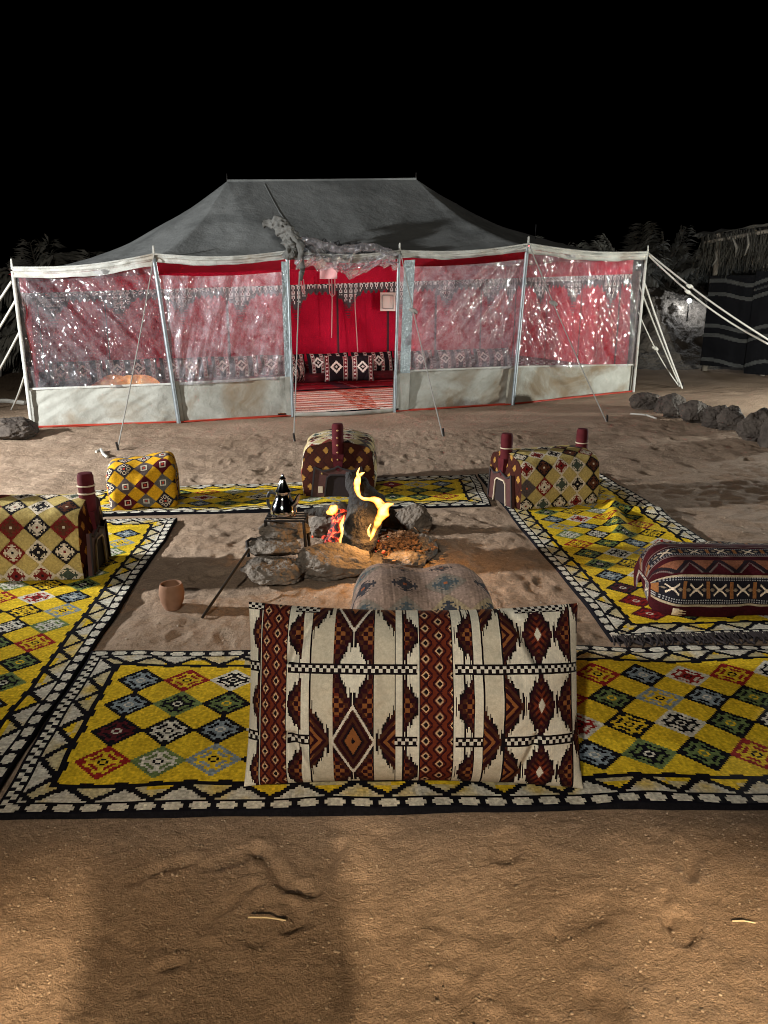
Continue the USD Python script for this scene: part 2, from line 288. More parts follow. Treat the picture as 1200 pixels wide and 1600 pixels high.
# ------------------------------------------------------------------ ground: one sheet to the horizon
def lines(*spans):
    out = [spans[0][0]]
    for a, b, d in spans:
        out += list(np.linspace(a, b, max(2, int(round((b - a) / d)) + 1))[1:])
    return np.array(out)
gx = lines((-160, -40, 20), (-40, -10, 3), (-10, -4.5, 0.25), (-4.5, -1.7, 0.035), (-1.7, 1.7, 0.0135), (1.7, 4.5, 0.035), (4.5, 10, 0.2), (10, 40, 3), (40, 160, 20))
gy = lines((-60, -10, 10), (-10, 0.8, 0.5), (0.8, 2.1, 0.0135), (2.1, 6.6, 0.025), (6.6, 13, 0.055), (13, 22, 0.25), (22, 60, 3), (60, 260, 20))
GX, GY = np.meshgrid(gx, gy, indexing="ij")
P2 = np.stack([GX, GY, np.zeros_like(GX)], -1)
h = (fbm(P2 * 1.3, 3, 3) - 0.5) * 0.035 + (fbm(P2 * 5.0 + 9, 3, 11) - 0.5) * 0.032 + (fbm(P2 * 17.0 + 4, 4, 17) - 0.5) * 0.024
h += (fbm(P2 * np.array([6.0, 16.0, 1]) + 2, 3, 23) - 0.5) * 0.030 * np.clip((GY - 5.5) / 2, 0, 1)
h *= 0.55 + 0.45 * np.clip((GY - 2.0) / 1.0, 0, 1)
def smooth01(x): x = np.clip(x, 0, 1); return x * x * (3 - 2 * x)
fr = np.random.default_rng(21)
def dent(cx, cy, a, la, lb, depth):
    """A foot or hand print: pressed middle, raised rim."""
    global h
    sel = (abs(GX - cx) < la * 2) & (abs(GY - cy) < la * 2)
    dx, dy = GX[sel] - cx, GY[sel] - cy
    u, w = dx * math.cos(a) + dy * math.sin(a), -dx * math.sin(a) + dy * math.cos(a)
    r = np.sqrt((u / la) ** 2 + (w / (lb * (1 - 0.25 * np.clip(u / la, -1, 1)))) ** 2)
    h[sel] += -depth * smooth01((1.0 - r) / 0.3) + depth * 0.55 * np.exp(-((r - 1.12) / 0.14) ** 2)
for _ in range(30): dent(fr.uniform(-1.3, 1.3), fr.uniform(1.0, 1.9), fr.uniform(0, 6.3), fr.uniform(0.06, 0.13), fr.uniform(0.035, 0.05), fr.uniform(0.004, 0.009))
for _ in range(70): dent(fr.uniform(-1.2, 1.0), fr.uniform(3.1, 5.4), fr.uniform(0, 6.3), fr.uniform(0.06, 0.14), fr.uniform(0.04, 0.06), fr.uniform(0.003, 0.010))
for _ in range(260): dent(fr.uniform(-4.4, 4.4), fr.uniform(6.2, 12), fr.uniform(0, 6.3), fr.uniform(0.08, 0.15), fr.uniform(0.045, 0.07), fr.uniform(0.005, 0.016))
def groove(pxs, wdt, depth):
    global h
    ln = LineString([tuple(gp(*q)[:2]) for q in pxs])
    sel = np.where(shapely.distance(shapely.points(GX, GY), ln) < wdt * 4) if False else None
    b = ln.buffer(wdt * 4).bounds
    s = (GX > b[0]) & (GX < b[2]) & (GY > b[1]) & (GY < b[3])
    d = shapely.distance(shapely.points(GX[s], GY[s]), ln)
    depth *= 0.9; wdt *= 1.35
    h[s] += -depth * np.exp(-(d / wdt) ** 2) + 0.6 * depth * np.exp(-((d - 1.9 * wdt) / (0.7 * wdt)) ** 2)
for pts_, w_, d_ in (([(402, 1325), (425, 1350), (452, 1385), (490, 1392), (508, 1360), (530, 1318)], 0.012, 0.012), ([(395, 1380), (360, 1410), (330, 1432), (318, 1455)], 0.010, 0.008),
                     ([(1062, 1318), (1080, 1345), (1078, 1375)], 0.010, 0.010), ([(1040, 1395), (1036, 1420), (1045, 1445)], 0.010, 0.008), ([(455, 1410), (470, 1440), (450, 1452)], 0.010, 0.009),
                     ([(300, 1340), (235, 1360), (205, 1378)], 0.012, 0.009), ([(225, 1548), (240, 1515), (275, 1505)], 0.010, 0.008)): groove(pts_, w_, d_)
near = (GX > -3) & (GX < 2.8) & (GY > 1.4) & (GY < 7)
dist = np.full(GX.shape, 9.0); dist[near] = shapely.distance(shapely.points(GX[near], GY[near]), rug_zone)
h = h * smooth01(dist / 0.10) - 0.004 * (1 - smooth01(dist / 0.10))
tent_flat = smooth01(np.hypot((GX - 0.0) / 1.1, GY - 12.6) - 3.6)
h *= np.where(GY > 8.5, 0.25 + 0.75 * tent_flat, 1)
# the ground climbs a little beyond the tent, to the sand bank
sheet("ground", np.stack([GX, GY, h], -1), None, "sand", kind="structure")
# sand bank behind on the right
bx, by = np.meshgrid(np.linspace(3.5, 13, 240), np.linspace(15.6, 22, 150), indexing="ij")
bp = np.stack([bx, by, 0 * bx], -1)
bh = 1.42 * smooth01((by - 15.9) / 2.8) * smooth01((22 - by) / 2.0) * smooth01((bx - 3.5) / 1.5) * smooth01((13 - bx) / 2)
bh = bh * (0.75 + 0.5 * fbm(bp * 0.8, 3, 5)) + (np.abs(fbm(bp * 2.6, 5, 8) - 0.5) * -0.9 + 0.12 + (fbm(bp * 7, 3, 18) - 0.5) * 0.2) * np.clip(bh, 0, 1) - 0.03
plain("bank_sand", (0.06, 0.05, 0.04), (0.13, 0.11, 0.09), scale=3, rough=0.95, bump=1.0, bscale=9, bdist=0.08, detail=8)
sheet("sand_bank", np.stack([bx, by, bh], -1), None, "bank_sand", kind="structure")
def ground_z(x, y):
    i, j = np.searchsorted(gx, x) - 1, np.searchsorted(gy, y) - 1
    return float(h[np.clip(i, 0, len(gx) - 1), np.clip(j, 0, len(gy) - 1)])
# pebbles and coarse grains
pb = []
protos = [rock(90 + k, (1, 1, 0.7), cuts=3, sub=0, rough=0.2) for k in range(5)]
pr = np.random.default_rng(5)
n_done = 0
while n_done < 8000:
    if pr.random() < 0.72: x, y = pr.uniform(-1.3, 1.3), pr.uniform(1.0, 1.99)
    else: x, y = pr.uniform(-2.5, 3.0), pr.uniform(3.0, 8.0)
    if rug_zone.distance(Point(x, y)) < 0.01: continue
    s = 0.0026 + 0.0058 * pr.random() ** 5 if y < 2 else 0.004 + 0.012 * pr.random() ** 5
    m = protos[n_done % 5].copy(); m.apply_scale(s * np.array([1, pr.uniform(0.7, 1.2), 0.8])); m.apply_transform(ROT(pr.uniform(0, 6.3), (0, 0, 1)))
    m.apply_translation((x, y, ground_z(x, y) - s * 0.15)); pb.append(m); n_done += 1
obj("pebbles", cat(pb), "pebble", smooth=False, label="small stones and coarse grains scattered over the sand", cat="pebbles", kind="stuff")

# ------------------------------------------------------------------ the tent
F = np.array([gp(*q)[:2] for q in [(50, 668), (278, 660), (455, 650), (613, 643), (797, 632), (985, 612)]])
EAVE = np.array([at_y(px, py, b[1]) for (px, py), b in zip([(20, 424), (240, 403), (448, 398), (622, 397), (822, 386), (1008, 398)], F)])
SKT = np.array([0.45, 0.47, 0.50, 0.53, 0.53, 0.43])
BASE = np.column_stack([F, np.zeros(6)])
AX = (F[5] - F[0]) / np.linalg.norm(F[5] - F[0]); NB = np.array([-AX[1], AX[0]]); OUT = np.array([AX[1], -AX[0], 0.0])
DEPTH = 3.9
tent = thing("tent", "large grey roofed canvas tent with clear plastic windows and a red interior", "tent")
def inv(p): return np.asarray(p)
def wall_pt(i, a, t):
    """Point of front bay i: a along it, t from the ground (0) to the eave (1)."""
    b = BASE[i] * (1 - a[..., None]) + BASE[i + 1] * a[..., None]
    e = EAVE[i] * (1 - a[..., None]) + EAVE[i + 1] * a[..., None]
    return b + (e - b) * t[..., None]
def bay_sheet(name, i, z0, z1, amp, fold, seed, matname, nx=70, nz=40, a0=0.0, a1=1.0, sagtop=0.0, off=0.0, kw=None):
    A, T = np.meshgrid(np.linspace(a0, a1, nx + 1), np.linspace(0, 1, nz + 1), indexing="ij")
    eh = EAVE[i][2] * (1 - A) + EAVE[i + 1][2] * A
    lo = z0(A, eh); hi = z1(A, eh) - sagtop * np.sin(np.pi * A)
    V = wall_pt(i, A, (lo + (hi - lo) * T) / eh)
    along = A * np.linalg.norm(F[i + 1] - F[i]); up = lo + (hi - lo) * T
    q = np.stack([along * math.cos(fold) + up * math.sin(fold), (up * math.cos(fold) - along * math.sin(fold)), 0 * A], -1)
    d = (fbm(q * np.array([0.8, 4.2, 1]) + seed * 7, 3, seed) - 0.5) * amp + (fbm(q * np.array([2.0, 14.0, 1]) + seed, 3, seed + 3) - 0.5) * amp * 0.22
    pin = np.minimum(1, np.minimum(A, 1 - A) * 9 + 0.15)
    V = V + (d * pin + off)[..., None] * OUT
    return sheet(name, V, None, matname, tent, **(kw or {}))
lerp_skt = lambda i: (lambda A, eh: SKT[i] * (1 - A) + SKT[i + 1] * A)
zero = lambda A, eh: 0 * A + 0.015
for i, fold in ((0, 0.5), (1, -0.4), (3, 0.4), (4, -0.6)):
    bay_sheet("canvas_skirt", i, zero, lerp_skt(i), 0.12, fold, 30 + i, "canvas", nx=90, nz=30)
    # sewn hem along the top of the skirt and a mud flap seam along its foot
for i, fold, mt, gap in ((0, -0.85, "clear_plastic", 0.02), (1, 1.25, "clear_plastic_milky", 0.14), (3, 0.8, "clear_plastic_milky", 0.10), (4, -0.95, "clear_plastic", 0.02)):
    bay_sheet("plastic_window", i, lambda A, eh, i=i: lerp_skt(i)(A, eh) - 0.02, lambda A, eh, gap=gap: eh - 0.05 - gap, 0.22, fold, 50 + i, mt, nx=120, nz=80, sagtop=0.03 if i in (1, 3) else 0, off=0.012)
    for z_, hgt in ((lerp_skt(i), 0.022),):
        bay_sheet("hem", i, lambda A, eh, i=i: lerp_skt(i)(A, eh) - 0.012, lambda A, eh, i=i: lerp_skt(i)(A, eh) + 0.012, 0.0, 0, 3, "canvas_edge", nx=40, nz=2, off=0.030)
# roof: hip roof that sags like cloth between ridge and eaves
C0, C1 = F[0], F[5]
R = []
for px, py in ((355, 283), (650, 280)):
    r = ray(px, py); mid = C0 + NB * 1.95
    k = np.linalg.solve(np.array([[r[0], -AX[0]], [r[1], -AX[1]]]), mid)
    R.append(np.array([0, 0, CAM_H]) + r * k[0])
Ra, Rb = np.array(R[0]), np.array(R[1])
LEN = np.linalg.norm(C1 - C0)
def ridge_at(f):
    fa, fb = (Ra[:2] - C0) @ AX / LEN, (Rb[:2] - C0) @ AX / LEN
    k = np.clip((f - fa) / (fb - fa), 0, 1)[..., None]
    return Ra * (1 - k) + Rb * k
per, rid, sag, ex = [], [], [], []
for i in range(5):
    for a in np.linspace(0, 1, 24, endpoint=False):
        p = EAVE[i] * (1 - a) + EAVE[i + 1] * a
        p = p + OUT * 0.05 + np.array([0, 0, 0.03 - 0.05 * math.sin(math.pi * a)])
        f = (p[:2] - C0) @ AX / LEN
        per.append(p); rid.append(ridge_at(np.array(f))); ex.append(f)
per = [per[0] - np.append(AX, 0) * 0.03] + per[1:]
back = []
for a in np.linspace(0, 1, 14, endpoint=False):
    per.append(np.append(C1 + NB * DEPTH * a + AX * 0.05, EAVE[5][2] + 0.03 - 0.03 * math.sin(math.pi * 2 * a) ** 2)); rid.append(Rb)
for a in np.linspace(0, 1, 60, endpoint=False):
    p = C1 + NB * (DEPTH + 0.05) + (C0 - C1) * a
    per.append(np.append(p, EAVE[5][2] * (1 - a) + EAVE[0][2] * a + 0.02)); rid.append(ridge_at(np.array((p - C0) @ AX / LEN)))
for a in np.linspace(0, 1, 14, endpoint=False):
    per.append(np.append(C0 + NB * DEPTH * (1 - a) - AX * 0.05, EAVE[0][2] + 0.03)); rid.append(Ra)
per, rid = np.array(per), np.array(rid); per = np.vstack([per, per[:1]]); rid = np.vstack([rid, rid[:1]])
def roof_surface(drop, ns=34):
    S = np.linspace(0, 1, ns)
    V = per[:, None, :] * (1 - S)[None, :, None] + rid[:, None, :] * S[None, :, None]
    hip = np.linalg.norm((rid - per)[:, :2], axis=1); w = np.clip((hip - 2.1) / 1.6, 0, 1)
    e = 1.25 + 0.85 * w
    V[..., 2] = per[:, None, 2] + (rid - per)[:, None, 2] * S[None, :] ** e[:, None]
    fold = (fbm(np.stack([V[..., 0] * 2.2, V[..., 1] * 1.2, 0 * V[..., 0]], -1), 3, 40) - 0.5) * 0.07
    V[..., 2] += fold * np.sin(np.pi * np.clip(S, 0, 1))[None, :] - drop * np.sin(np.pi * np.clip(S * 0.5 + 0.02, 0, 1))[None, :]
    return V
RV = roof_surface(0.0)
roof = sheet("roof", RV, None, "roof_canvas", tent, flip=True)
IV = roof_surface(0.10); 
sheet("ceiling_lining", IV - np.array([0, 0, 0.05]), None, "red_cloth", tent)
# seams of the roof cloth, sewn proud of it, and the spikes on the ridge poles
for k in (54,):
    p = RV[k, :, :] + np.array([0, -0.008, 0.008]); obj("roof_seam", tube(p[::2] - [0, 0, 0.006], 0.004, 5), "roof_seam", roof)
obj("ridge_hem", tube([Ra + [0, 0, .005], (Ra + Rb) / 2 + [0, 0, 0.0], Rb + [0, 0, .005]], 0.018, 8), "roof_canvas", roof)
for q in (Ra, Rb):
    obj("ridge_spike", tube([q, q + [0, 0, 0.10]], [0.008, 0.003], 8), "iron", tent)
# valance: pale strip along the eaves, a bay at a time
for i in range(5):
    nx, nz = 60, 8
    A, T = np.meshgrid(np.linspace(0, 1, nx + 1), np.linspace(0, 1, nz + 1), indexing="ij")
    top = EAVE[i] * (1 - A[..., None]) + EAVE[i + 1] * A[..., None]
    top = top + OUT * 0.055; top[..., 2] += 0.035 - 0.05 * np.sin(np.pi * A)
    hgt = 0.080 + 0.03 * (fbm(np.stack([A * 6 + i * 9, 0 * A, 0 * A], -1), 2, 3) - 0.5) + (0.03 if i in (0, 4) else 0)
    V = top.copy(); V[..., 2] -= hgt * T + 0.008 * np.sin(T * 9)
    V += (0.016 * np.sin(T * np.pi * 2.2) + (fbm(np.stack([A * 14, T * 2.5 + i, 0 * A], -1), 3, 9 + i) - 0.5) * 0.05)[..., None] * OUT
    sheet("valance", V, None, "canvas_edge", tent)
    obj("eave_rope", tube(top[:, 0] + OUT * 0.008 + [0, 0, 0.004], 0.011, 6), "canvas_edge", tent)
# side and back walls
def side_wall(name, p0, p1, z0, z1, m, flip=False, n=40, amp=0.06, seed=2, nz=24, lift=0.0):
    A, T = np.meshgrid(np.linspace(0, 1, n + 1), np.linspace(0, 1, nz + 1), indexing="ij")
    V = np.zeros(A.shape + (3,)); d = np.array(p1) - np.array(p0); nn = np.array([-d[1], d[0]]) / np.linalg.norm(d)
    dd = (fbm(np.stack([A * np.linalg.norm(d) * 3, T * 1.2, 0 * A], -1), 3, seed) - 0.5) * amp
    for k in (0, 1): V[..., k] = p0[k] + d[k] * A + nn[k] * dd
    zt = EAVE[0][2] + (EAVE[5][2] - EAVE[0][2]) * (((V[..., :2] - C0) @ AX) / LEN) + 0.02
    V[..., 2] = z0 + (np.minimum(z1, zt) - z0) * T
    return V
for p0, p1 in ((C0, C0 + NB * DEPTH), (C0 + NB * DEPTH, C1 + NB * DEPTH), (C1 + NB * DEPTH, C1)):
    sheet("outer_wall", side_wall("", p0, p1, 0, 1.85, "canvas"), None, "canvas", tent)
RED, RED2, DKG, WHT, MAR = (0.36, 0.006, 0.024), (0.43, 0.010, 0.032), (0.075, 0.07, 0.07), (0.62, 0.60, 0.56), (0.09, 0.008, 0.016)
def lining_cols(L, nx, nz, H, phase):
    x = (np.arange(nx) + 0.5) / nx * L + phase; z = (np.arange(nz) + 0.5) / nz * H
    X, Z = np.meshgrid(x, z, indexing="ij"); c = np.zeros(X.shape + (3,)); c[:] = RED
    u = np.abs((X % 1.0) - 0.5); 
    edge = np.where(u < 0.26, 1.36 + 1.15 * u, 1.66)      # pendants hanging from the band
    edge = edge + 0.03 * np.sin(X * 60)
    c[(Z > edge - 0.035) & (Z < 1.80)] = DKG
    inner = (Z > edge + 0.05) & (Z < 1.79)
    gx_, gz_ = ((X + 0.0) % 0.10) - 0.05, ((Z - 1.70) % 0.09) - 0.045
    rr = np.hypot(gx_, gz_); c[inner & (rr < 0.036)] = WHT; c[inner & (rr < 0.016)] = (0.12, 0.03, 0.04)
    c[(Z > 1.77) & (Z < 1.80) & (((X * 14) % 1) < 0.55)] = WHT
    tail = (u < 0.10 * np.clip((Z - 1.10) / 0.26, 0, 1)) & (Z > 1.12) & (Z < edge) & (((Z * 22) % 1) < 0.5)
    c[tail] = (0.13, 0.03, 0.04)
    c[(Z > 1.80)] = RED2
    seam = np.abs(((X + 0.22) % 1.0) - 0.5) < 0.016; c[seam & (Z < 1.66)] = (0.05, 0.02, 0.025); c[(np.abs(((X + 0.25) % 1.0) - 0.5) < 0.012) & (Z < 1.66)] = (0.24, 0.01, 0.02)
    c[Z < 0.34] = MAR; c[(Z < 0.30) & (Z > 0.18) & (((X * 9 + np.floor(Z * 40)) % 2) < 0.8)] = (0.25, 0.2, 0.19)
    return c
for nm, p0, p1, ph in (("back_lining", C0 + NB * (DEPTH - 0.1) + AX * 0.06, C1 + NB * (DEPTH - 0.1) - AX * 0.06, 0.15), ("side_lining", C0 + AX * 0.08 + NB * 0.06, C0 + AX * 0.08 + NB * (DEPTH - 0.1), 0.4), ("side_lining", C1 - AX * 0.08 + NB * 0.06, C1 - AX * 0.08 + NB * (DEPTH - 0.1), 0.0)):
    L = np.linalg.norm(p1 - p0); nx, nz = int(L / 0.02), 105
    V = side_wall("", p0, p1, 0.02, 2.10, None, n=nx, nz=nz, amp=0.10, seed=6)
    sheet(nm, V, lining_cols(L, nx, nz, 2.1, ph), "lining", tent)
# ground sheet with a turned up orange edge
gs = Polygon([tuple(p[:2] + OUT[:2] * 0.01) for p in BASE] + [tuple(C1 + NB * DEPTH), tuple(C0 + NB * DEPTH)])
obj("groundsheet", extr(gs.buffer(0.03), 0.022), "groundsheet", tent)
for i in (0, 1, 3, 4):
    A = np.linspace(0, 1, 40); p = wall_pt(i, A, 0 * A) + OUT * 0.05
    p[:, 2] = 0.026 + 0.010 * fbm(np.stack([A * 9 + i * 4, 0 * A, 0 * A], -1), 2, 7); p = p + OUT * ((fbm(np.stack([A * 6 + i, 0 * A, 0 * A], -1), 2, 2) - 0.5) * 0.06)[:, None]
    obj("groundsheet_edge", tube(p - [0, 0, 0.014], 0.008, 6), "groundsheet", tent)
A = np.linspace(0, 1, 20); p = wall_pt(2, A, 0 * A) + OUT * (0.05 + 0.14 * np.sin(np.pi * A))[:, None]; p[:, 2] = 0.03
obj("door_sill", tube(p, 0.026, 8), "canvas", tent)
# poles of the front
for i in range(6):
    e = EAVE[i] + [0, 0, 0.0]; b = BASE[i]
    pole = obj("pole", tube([b + OUT * 0.07, e + OUT * 0.03], 0.026 if i in (1, 4) else 0.020, 12), "canvas_edge" if i in (0, 5) else "steel_pipe", tent)
    obj("pole_pin", tube([e + OUT * 0.05 + [0, 0, 0.02], e + OUT * 0.05 + [0, 0, 0.13]], [0.016, 0.010], 8), "canvas_edge", pole)
    if i in (1, 4):
        pad = bay_sheet("pole_sleeve", i if i == 1 else 3, lambda A, eh: 0 * A + 0.02, lambda A, eh: 0 * A + 0.5, 0.03, 0, 3, "canvas", nx=6, nz=10, a0=0.0 if i == 1 else 0.94, a1=0.05 if i == 1 else 1.0, off=0.045)
# reflective strips either side of the door
for i, a0, a1 in ((1, 0.945, 0.995), (3, 0.035, 0.115)):
    bay_sheet("door_strip", i, lambda A, eh: 0 * A + (0.50 if True else 0), lambda A, eh: eh - 0.08, 0.03, 1.5, 12 + i, "foil_tape", nx=6, nz=70, a0=a0, a1=a1, off=0.05)
    bay_sheet("door_strip", i, lambda A, eh: 0 * A + 0.02, lambda A, eh: 0 * A + 0.505, 0.03, 1.5, 12 + i, "canvas", nx=6, nz=30, a0=a0, a1=a1, off=0.055)
# rolled up door curtain: a crumpled bundle on the eave and a loose clear sheet over the door
E2, E3 = EAVE[2], EAVE[3]
def crumple(pts, rad, seed, n=60, m=26, amp=0.5):
    pts = np.asarray(pts, float); t = np.linspace(0, len(pts) - 1, n); c = np.stack([np.interp(t, np.arange(len(pts)), pts[:, k]) for k in range(3)], 1)
    r = np.interp(t, np.arange(len(pts)), rad); m_ = tube(c, np.maximum(r, 0.004), m)
    v = m_.vertices; nn = fbm(v * 11 + seed, 4, seed) - 0.5; rid_ = np.abs(noise(v * 17 + seed, seed + 1) - 0.5)
    d = v - c[np.clip(np.arange(len(v)) // m, 0, n - 1)]
    v = v + d * (nn * amp * 2 - rid_ * amp)[:, None]
    return trimesh.Trimesh(v, m_.faces, process=False)
b0 = E2 + OUT * 0.10
obj("rolled_curtain", crumple([b0 + [-0.30, 0.1, 0.36], b0 + [-0.12, 0.02, 0.34], b0 + [0.02, -0.02, 0.22], b0 + [0.03, -0.02, 0.05], b0 + [-0.06, 0, -0.03]], [0.04, 0.085, 0.10, 0.085, 0.05], 3, n=110, m=44, amp=0.85), "canvas_bundle", tent, label="crumpled grey canvas rolled up over the doorway corner")
obj("rolled_curtain", crumple([b0 + [-0.02, -0.04, 0.30], b0 + [0.14, -0.05, 0.10], b0 + [0.16, -0.05, -0.18], b0 + [0.13, -0.03, -0.30]], [0.05, 0.05, 0.035, 0.02], 8, amp=0.6), "canvas_bundle", tent)
nx, nz = 90, 40
A, T = np.meshgrid(np.linspace(0, 1, nx + 1), np.linspace(0, 1, nz + 1), indexing="ij")
base = (E2 + [0.05, 0, 0]) * (1 - A[..., None]) + (E3 + [-0.05, 0, 0]) * A[..., None]
V = base + OUT * (0.13 + 0.07 * np.sin(T * np.pi))[..., None]
V[..., 2] += 0.34 * (1 - 0.55 * A) * (1 - T) - 0.10 - 0.10 * T + 0.05 * np.sin(A * 9) * T
V[..., :2] += NB * (0.33 * (1 - T) ** 1.5)[..., None]
q = np.stack([A * 5 + T * 2, T * 2.0 - A * 2, 0 * A], -1)
V += ((fbm(q * 2.2, 4, 77) - 0.5) * 0.30)[..., None] * (OUT + np.array([0, 0, 0.5]))
sheet("door_curtain_plastic", V, None, "clear_plastic_crumpled", tent)
rc = [E2 * (1 - a) + E3 * a + OUT * 0.14 + np.array([0, 0, 0.14 - 0.13 * a + 0.03 * math.sin(a * 11)]) for a in np.linspace(0.05, 0.95, 12)]
obj("rolled_curtain", crumple(rc, [0.03] + [0.05] * 10 + [0.02], 15, n=90, m=18, amp=0.5), "clear_plastic_crumpled", tent)
# the pinkish scrap of lining hanging behind the roll, the cords and the cloth pocket on the back wall
def hang(name, px0, px1, pz0, pz1, y, m, parent, bow=0.02, **kw):
    a = at_y(px0, pz0, y); b = at_y(px1, pz0, y); c = at_y(px1, pz1, y); d = at_y(px0, pz1, y)
    A, T = np.meshgrid(np.linspace(0, 1, 13), np.linspace(0, 1, 13), indexing="ij")
    V = (a * (1 - A[..., None]) + b * A[..., None]) * (1 - T[..., None]) + (d * (1 - A[..., None]) + c * A[..., None]) * T[..., None]
    V[..., 1] -= bow * np.sin(A * 7 + T * 2) + bow
    return sheet(name, V, None, m, parent, **kw)
plain("pink_scrap", (0.45, 0.22, 0.22), (0.52, 0.30, 0.28), rough=0.9)
hang("lining_scrap", 500, 527, 413, 436, 10.6, "pink_scrap", tent)
yb = 13.55
def back_y(px):
    r = ray(px, 500); mid = C0 + NB * (DEPTH - 0.30)
    k = np.linalg.solve(np.array([[r[0], -AX[0]], [r[1], -AX[1]]]), mid); return k[0] * r[1]
def cord_px(pts, rad=0.012, name="hanging_cord", m="cord", parent=None, y=None):
    p = [at_y(px, py, y or back_y(px)) for px, py in pts]; obj(name, tube(p, rad, 6), m, parent or tent)
cord_px([(518, 430), (519, 470), (518, 528)], 0.010, m="pink_scrap")
cord_px([(514, 436), (515, 458), (519, 464), (523, 460), (523, 436)], 0.010, m="pink_scrap")
cord_px([(470, 436), (472, 455), (476, 460), (474, 436)], 0.010, m="pink_scrap")
cord_px([(554, 460), (556, 500), (559, 550)], 0.010, m="pink_scrap")
p = hang("window_flap", 594, 618, 457, 486, back_y(606) - 0.02, "paper", tent, bow=0.005)
cord_px([(598, 461), (614, 461), (614, 482), (598, 482), (598, 461)], 0.010, name="flap_piping", m="cord_grey", y=back_y(606) - 0.05)
# guy ropes with their pegs
def rope(a, b, rad=0.011, sagz=0.06, m="cord", knots=()):
    a, b = np.asarray(a, float), np.asarray(b, float); t = np.linspace(0, 1, 16)
    p = a * (1 - t[:, None]) + b * t[:, None]; p[:, 2] -= sagz * np.sin(np.pi * t)
    r_ = obj("guy_rope", tube(p, rad, 6), m, tent)
    for k in knots:
        c = p[int(k * 15)]; obj("rope_slider", crumple([c + [-0.05, 0, 0.02], c, c + [0.05, 0, -0.03]], [0.02, 0.035, 0.02], 5, n=10, m=8), m, r_)
    return r_
def peg(x, y): obj("peg", tube([(x, y, 0.09), (x + 0.02, y + 0.03, -0.1)], 0.012, 8), "iron", tent)
for i, q, kn, m_ in ((1, (183, 705), (), "cord_grey"), (3, (692, 682), (0.36,), "cord_grey"), (4, (948, 660), (0.35,), "cord_grey")):
    g_ = gp(*q); rope(EAVE[i] + OUT * 0.07 + [0, 0, 0.03], g_, 0.007, 0.04, m_, kn); peg(g_[0], g_[1])
g_ = gp(459, 690); rope(EAVE[2] + OUT * 0.2 + [0.09, 0, -0.2], g_, 0.007, 0.01, "cord_grey"); peg(g_[0], g_[1])
top = EAVE[5] + [0.05, 0, 0.02]
for k in (0, 1):
    rope(top + [0, 0, -0.03 * k], at_y(1215, 540 + 1 * k, 11.4) + [0, 0.1 * k, -0.02 * k], 0.014, 0.05 + 0.06 * k, "cord", (0.38,))
rope(EAVE[5] + [0.03, 0, -0.42], gp(1066, 607), 0.015, 0.03); rope(EAVE[5] + [0.03, 0.3, -0.42], gp(1063, 605), 0.013, 0.03)
rope(EAVE[5] + [0.0, 0.1, -0.85], gp(1062, 605), 0.010, 0.08, "cord", (0.4,)); peg(*gp(1066, 606)[:2])
for (a, b) in (((18, 440), (-70, 560)), ((24, 470), (-60, 600)), ((30, 520), (-40, 660)), ((42, 575), (18, 615))):
    p0 = at_y(a[0], a[1], F[0][1] + 0.1); p1 = gp(max(b[0], -60), 640) if b[1] > 610 else at_y(b[0], b[1], F[0][1] + 1.0)
    rope(p0, p1, 0.014, 0.03)

# things inside the tent
def carpet(name, c, z, colf, nu, nv, label, cat_, m="kilim", amp=0.008, seed=1, thick=0.010, group=None, edge=(0.006, 0.006, 0.008)):
    S, T = np.meshgrid(np.linspace(0, 1, nu + 1), np.linspace(0, 1, nv + 1), indexing="ij")
    XY = bil(c, S, T); P = np.concatenate([XY, 0 * S[..., None]], -1)
    w = (fbm(np.stack([XY[..., 0] * 2.4, XY[..., 1] * 2.4, 0 * S], -1), 3, seed + 50) - 0.5)
    # edges wander a little
    ux = (np.asarray(c[1]) - np.asarray(c[0])); ux = ux / np.linalg.norm(ux); uy = (np.asarray(c[3]) - np.asarray(c[0])); uy = uy / np.linalg.norm(uy)
    e1 = (fbm(np.stack([S * 7, 0 * S + 3, 0 * S], -1), 3, seed) - 0.5) * 0.035; e2 = (fbm(np.stack([T * 3, 0 * S + 8, 0 * S], -1), 3, seed + 1) - 0.5) * 0.03
    P[..., :2] += e1[..., None] * uy + e2[..., None] * ux
    P[..., 2] = z + thick + amp * 2 * np.clip(w + 0.15, 0, 1) + extra_z(name, seed, XY)
    cols = colf(nu, nv)
    V = P.reshape(-1, 3); q = grid_quads(nu, nv); cl = cols.reshape(-1, 3)
    m1 = nv + 1
    loop = np.concatenate([np.arange(nu + 1) * m1, nu * m1 + np.arange(1, nv + 1), (np.arange(nu)[::-1]) * m1 + nv, np.arange(1, nv)[::-1]])
    low = V[loop].copy(); low[:, 2] = z - 0.012
    n0 = len(V); k = np.arange(len(loop)); kn = (k + 1) % len(loop)
    sq = np.stack([loop[k], n0 + k, n0 + kn, loop[kn]], 1)
    V2 = np.vstack([V, low]); Q = np.vstack([q, sq]); CC = np.vstack([cl, np.tile(edge, (len(sq), 1))])
    return quads(name, V2, Q, CC, m, None, label=label, cat=cat_, group=group)
def extra_z(name, seed, XY): return 0
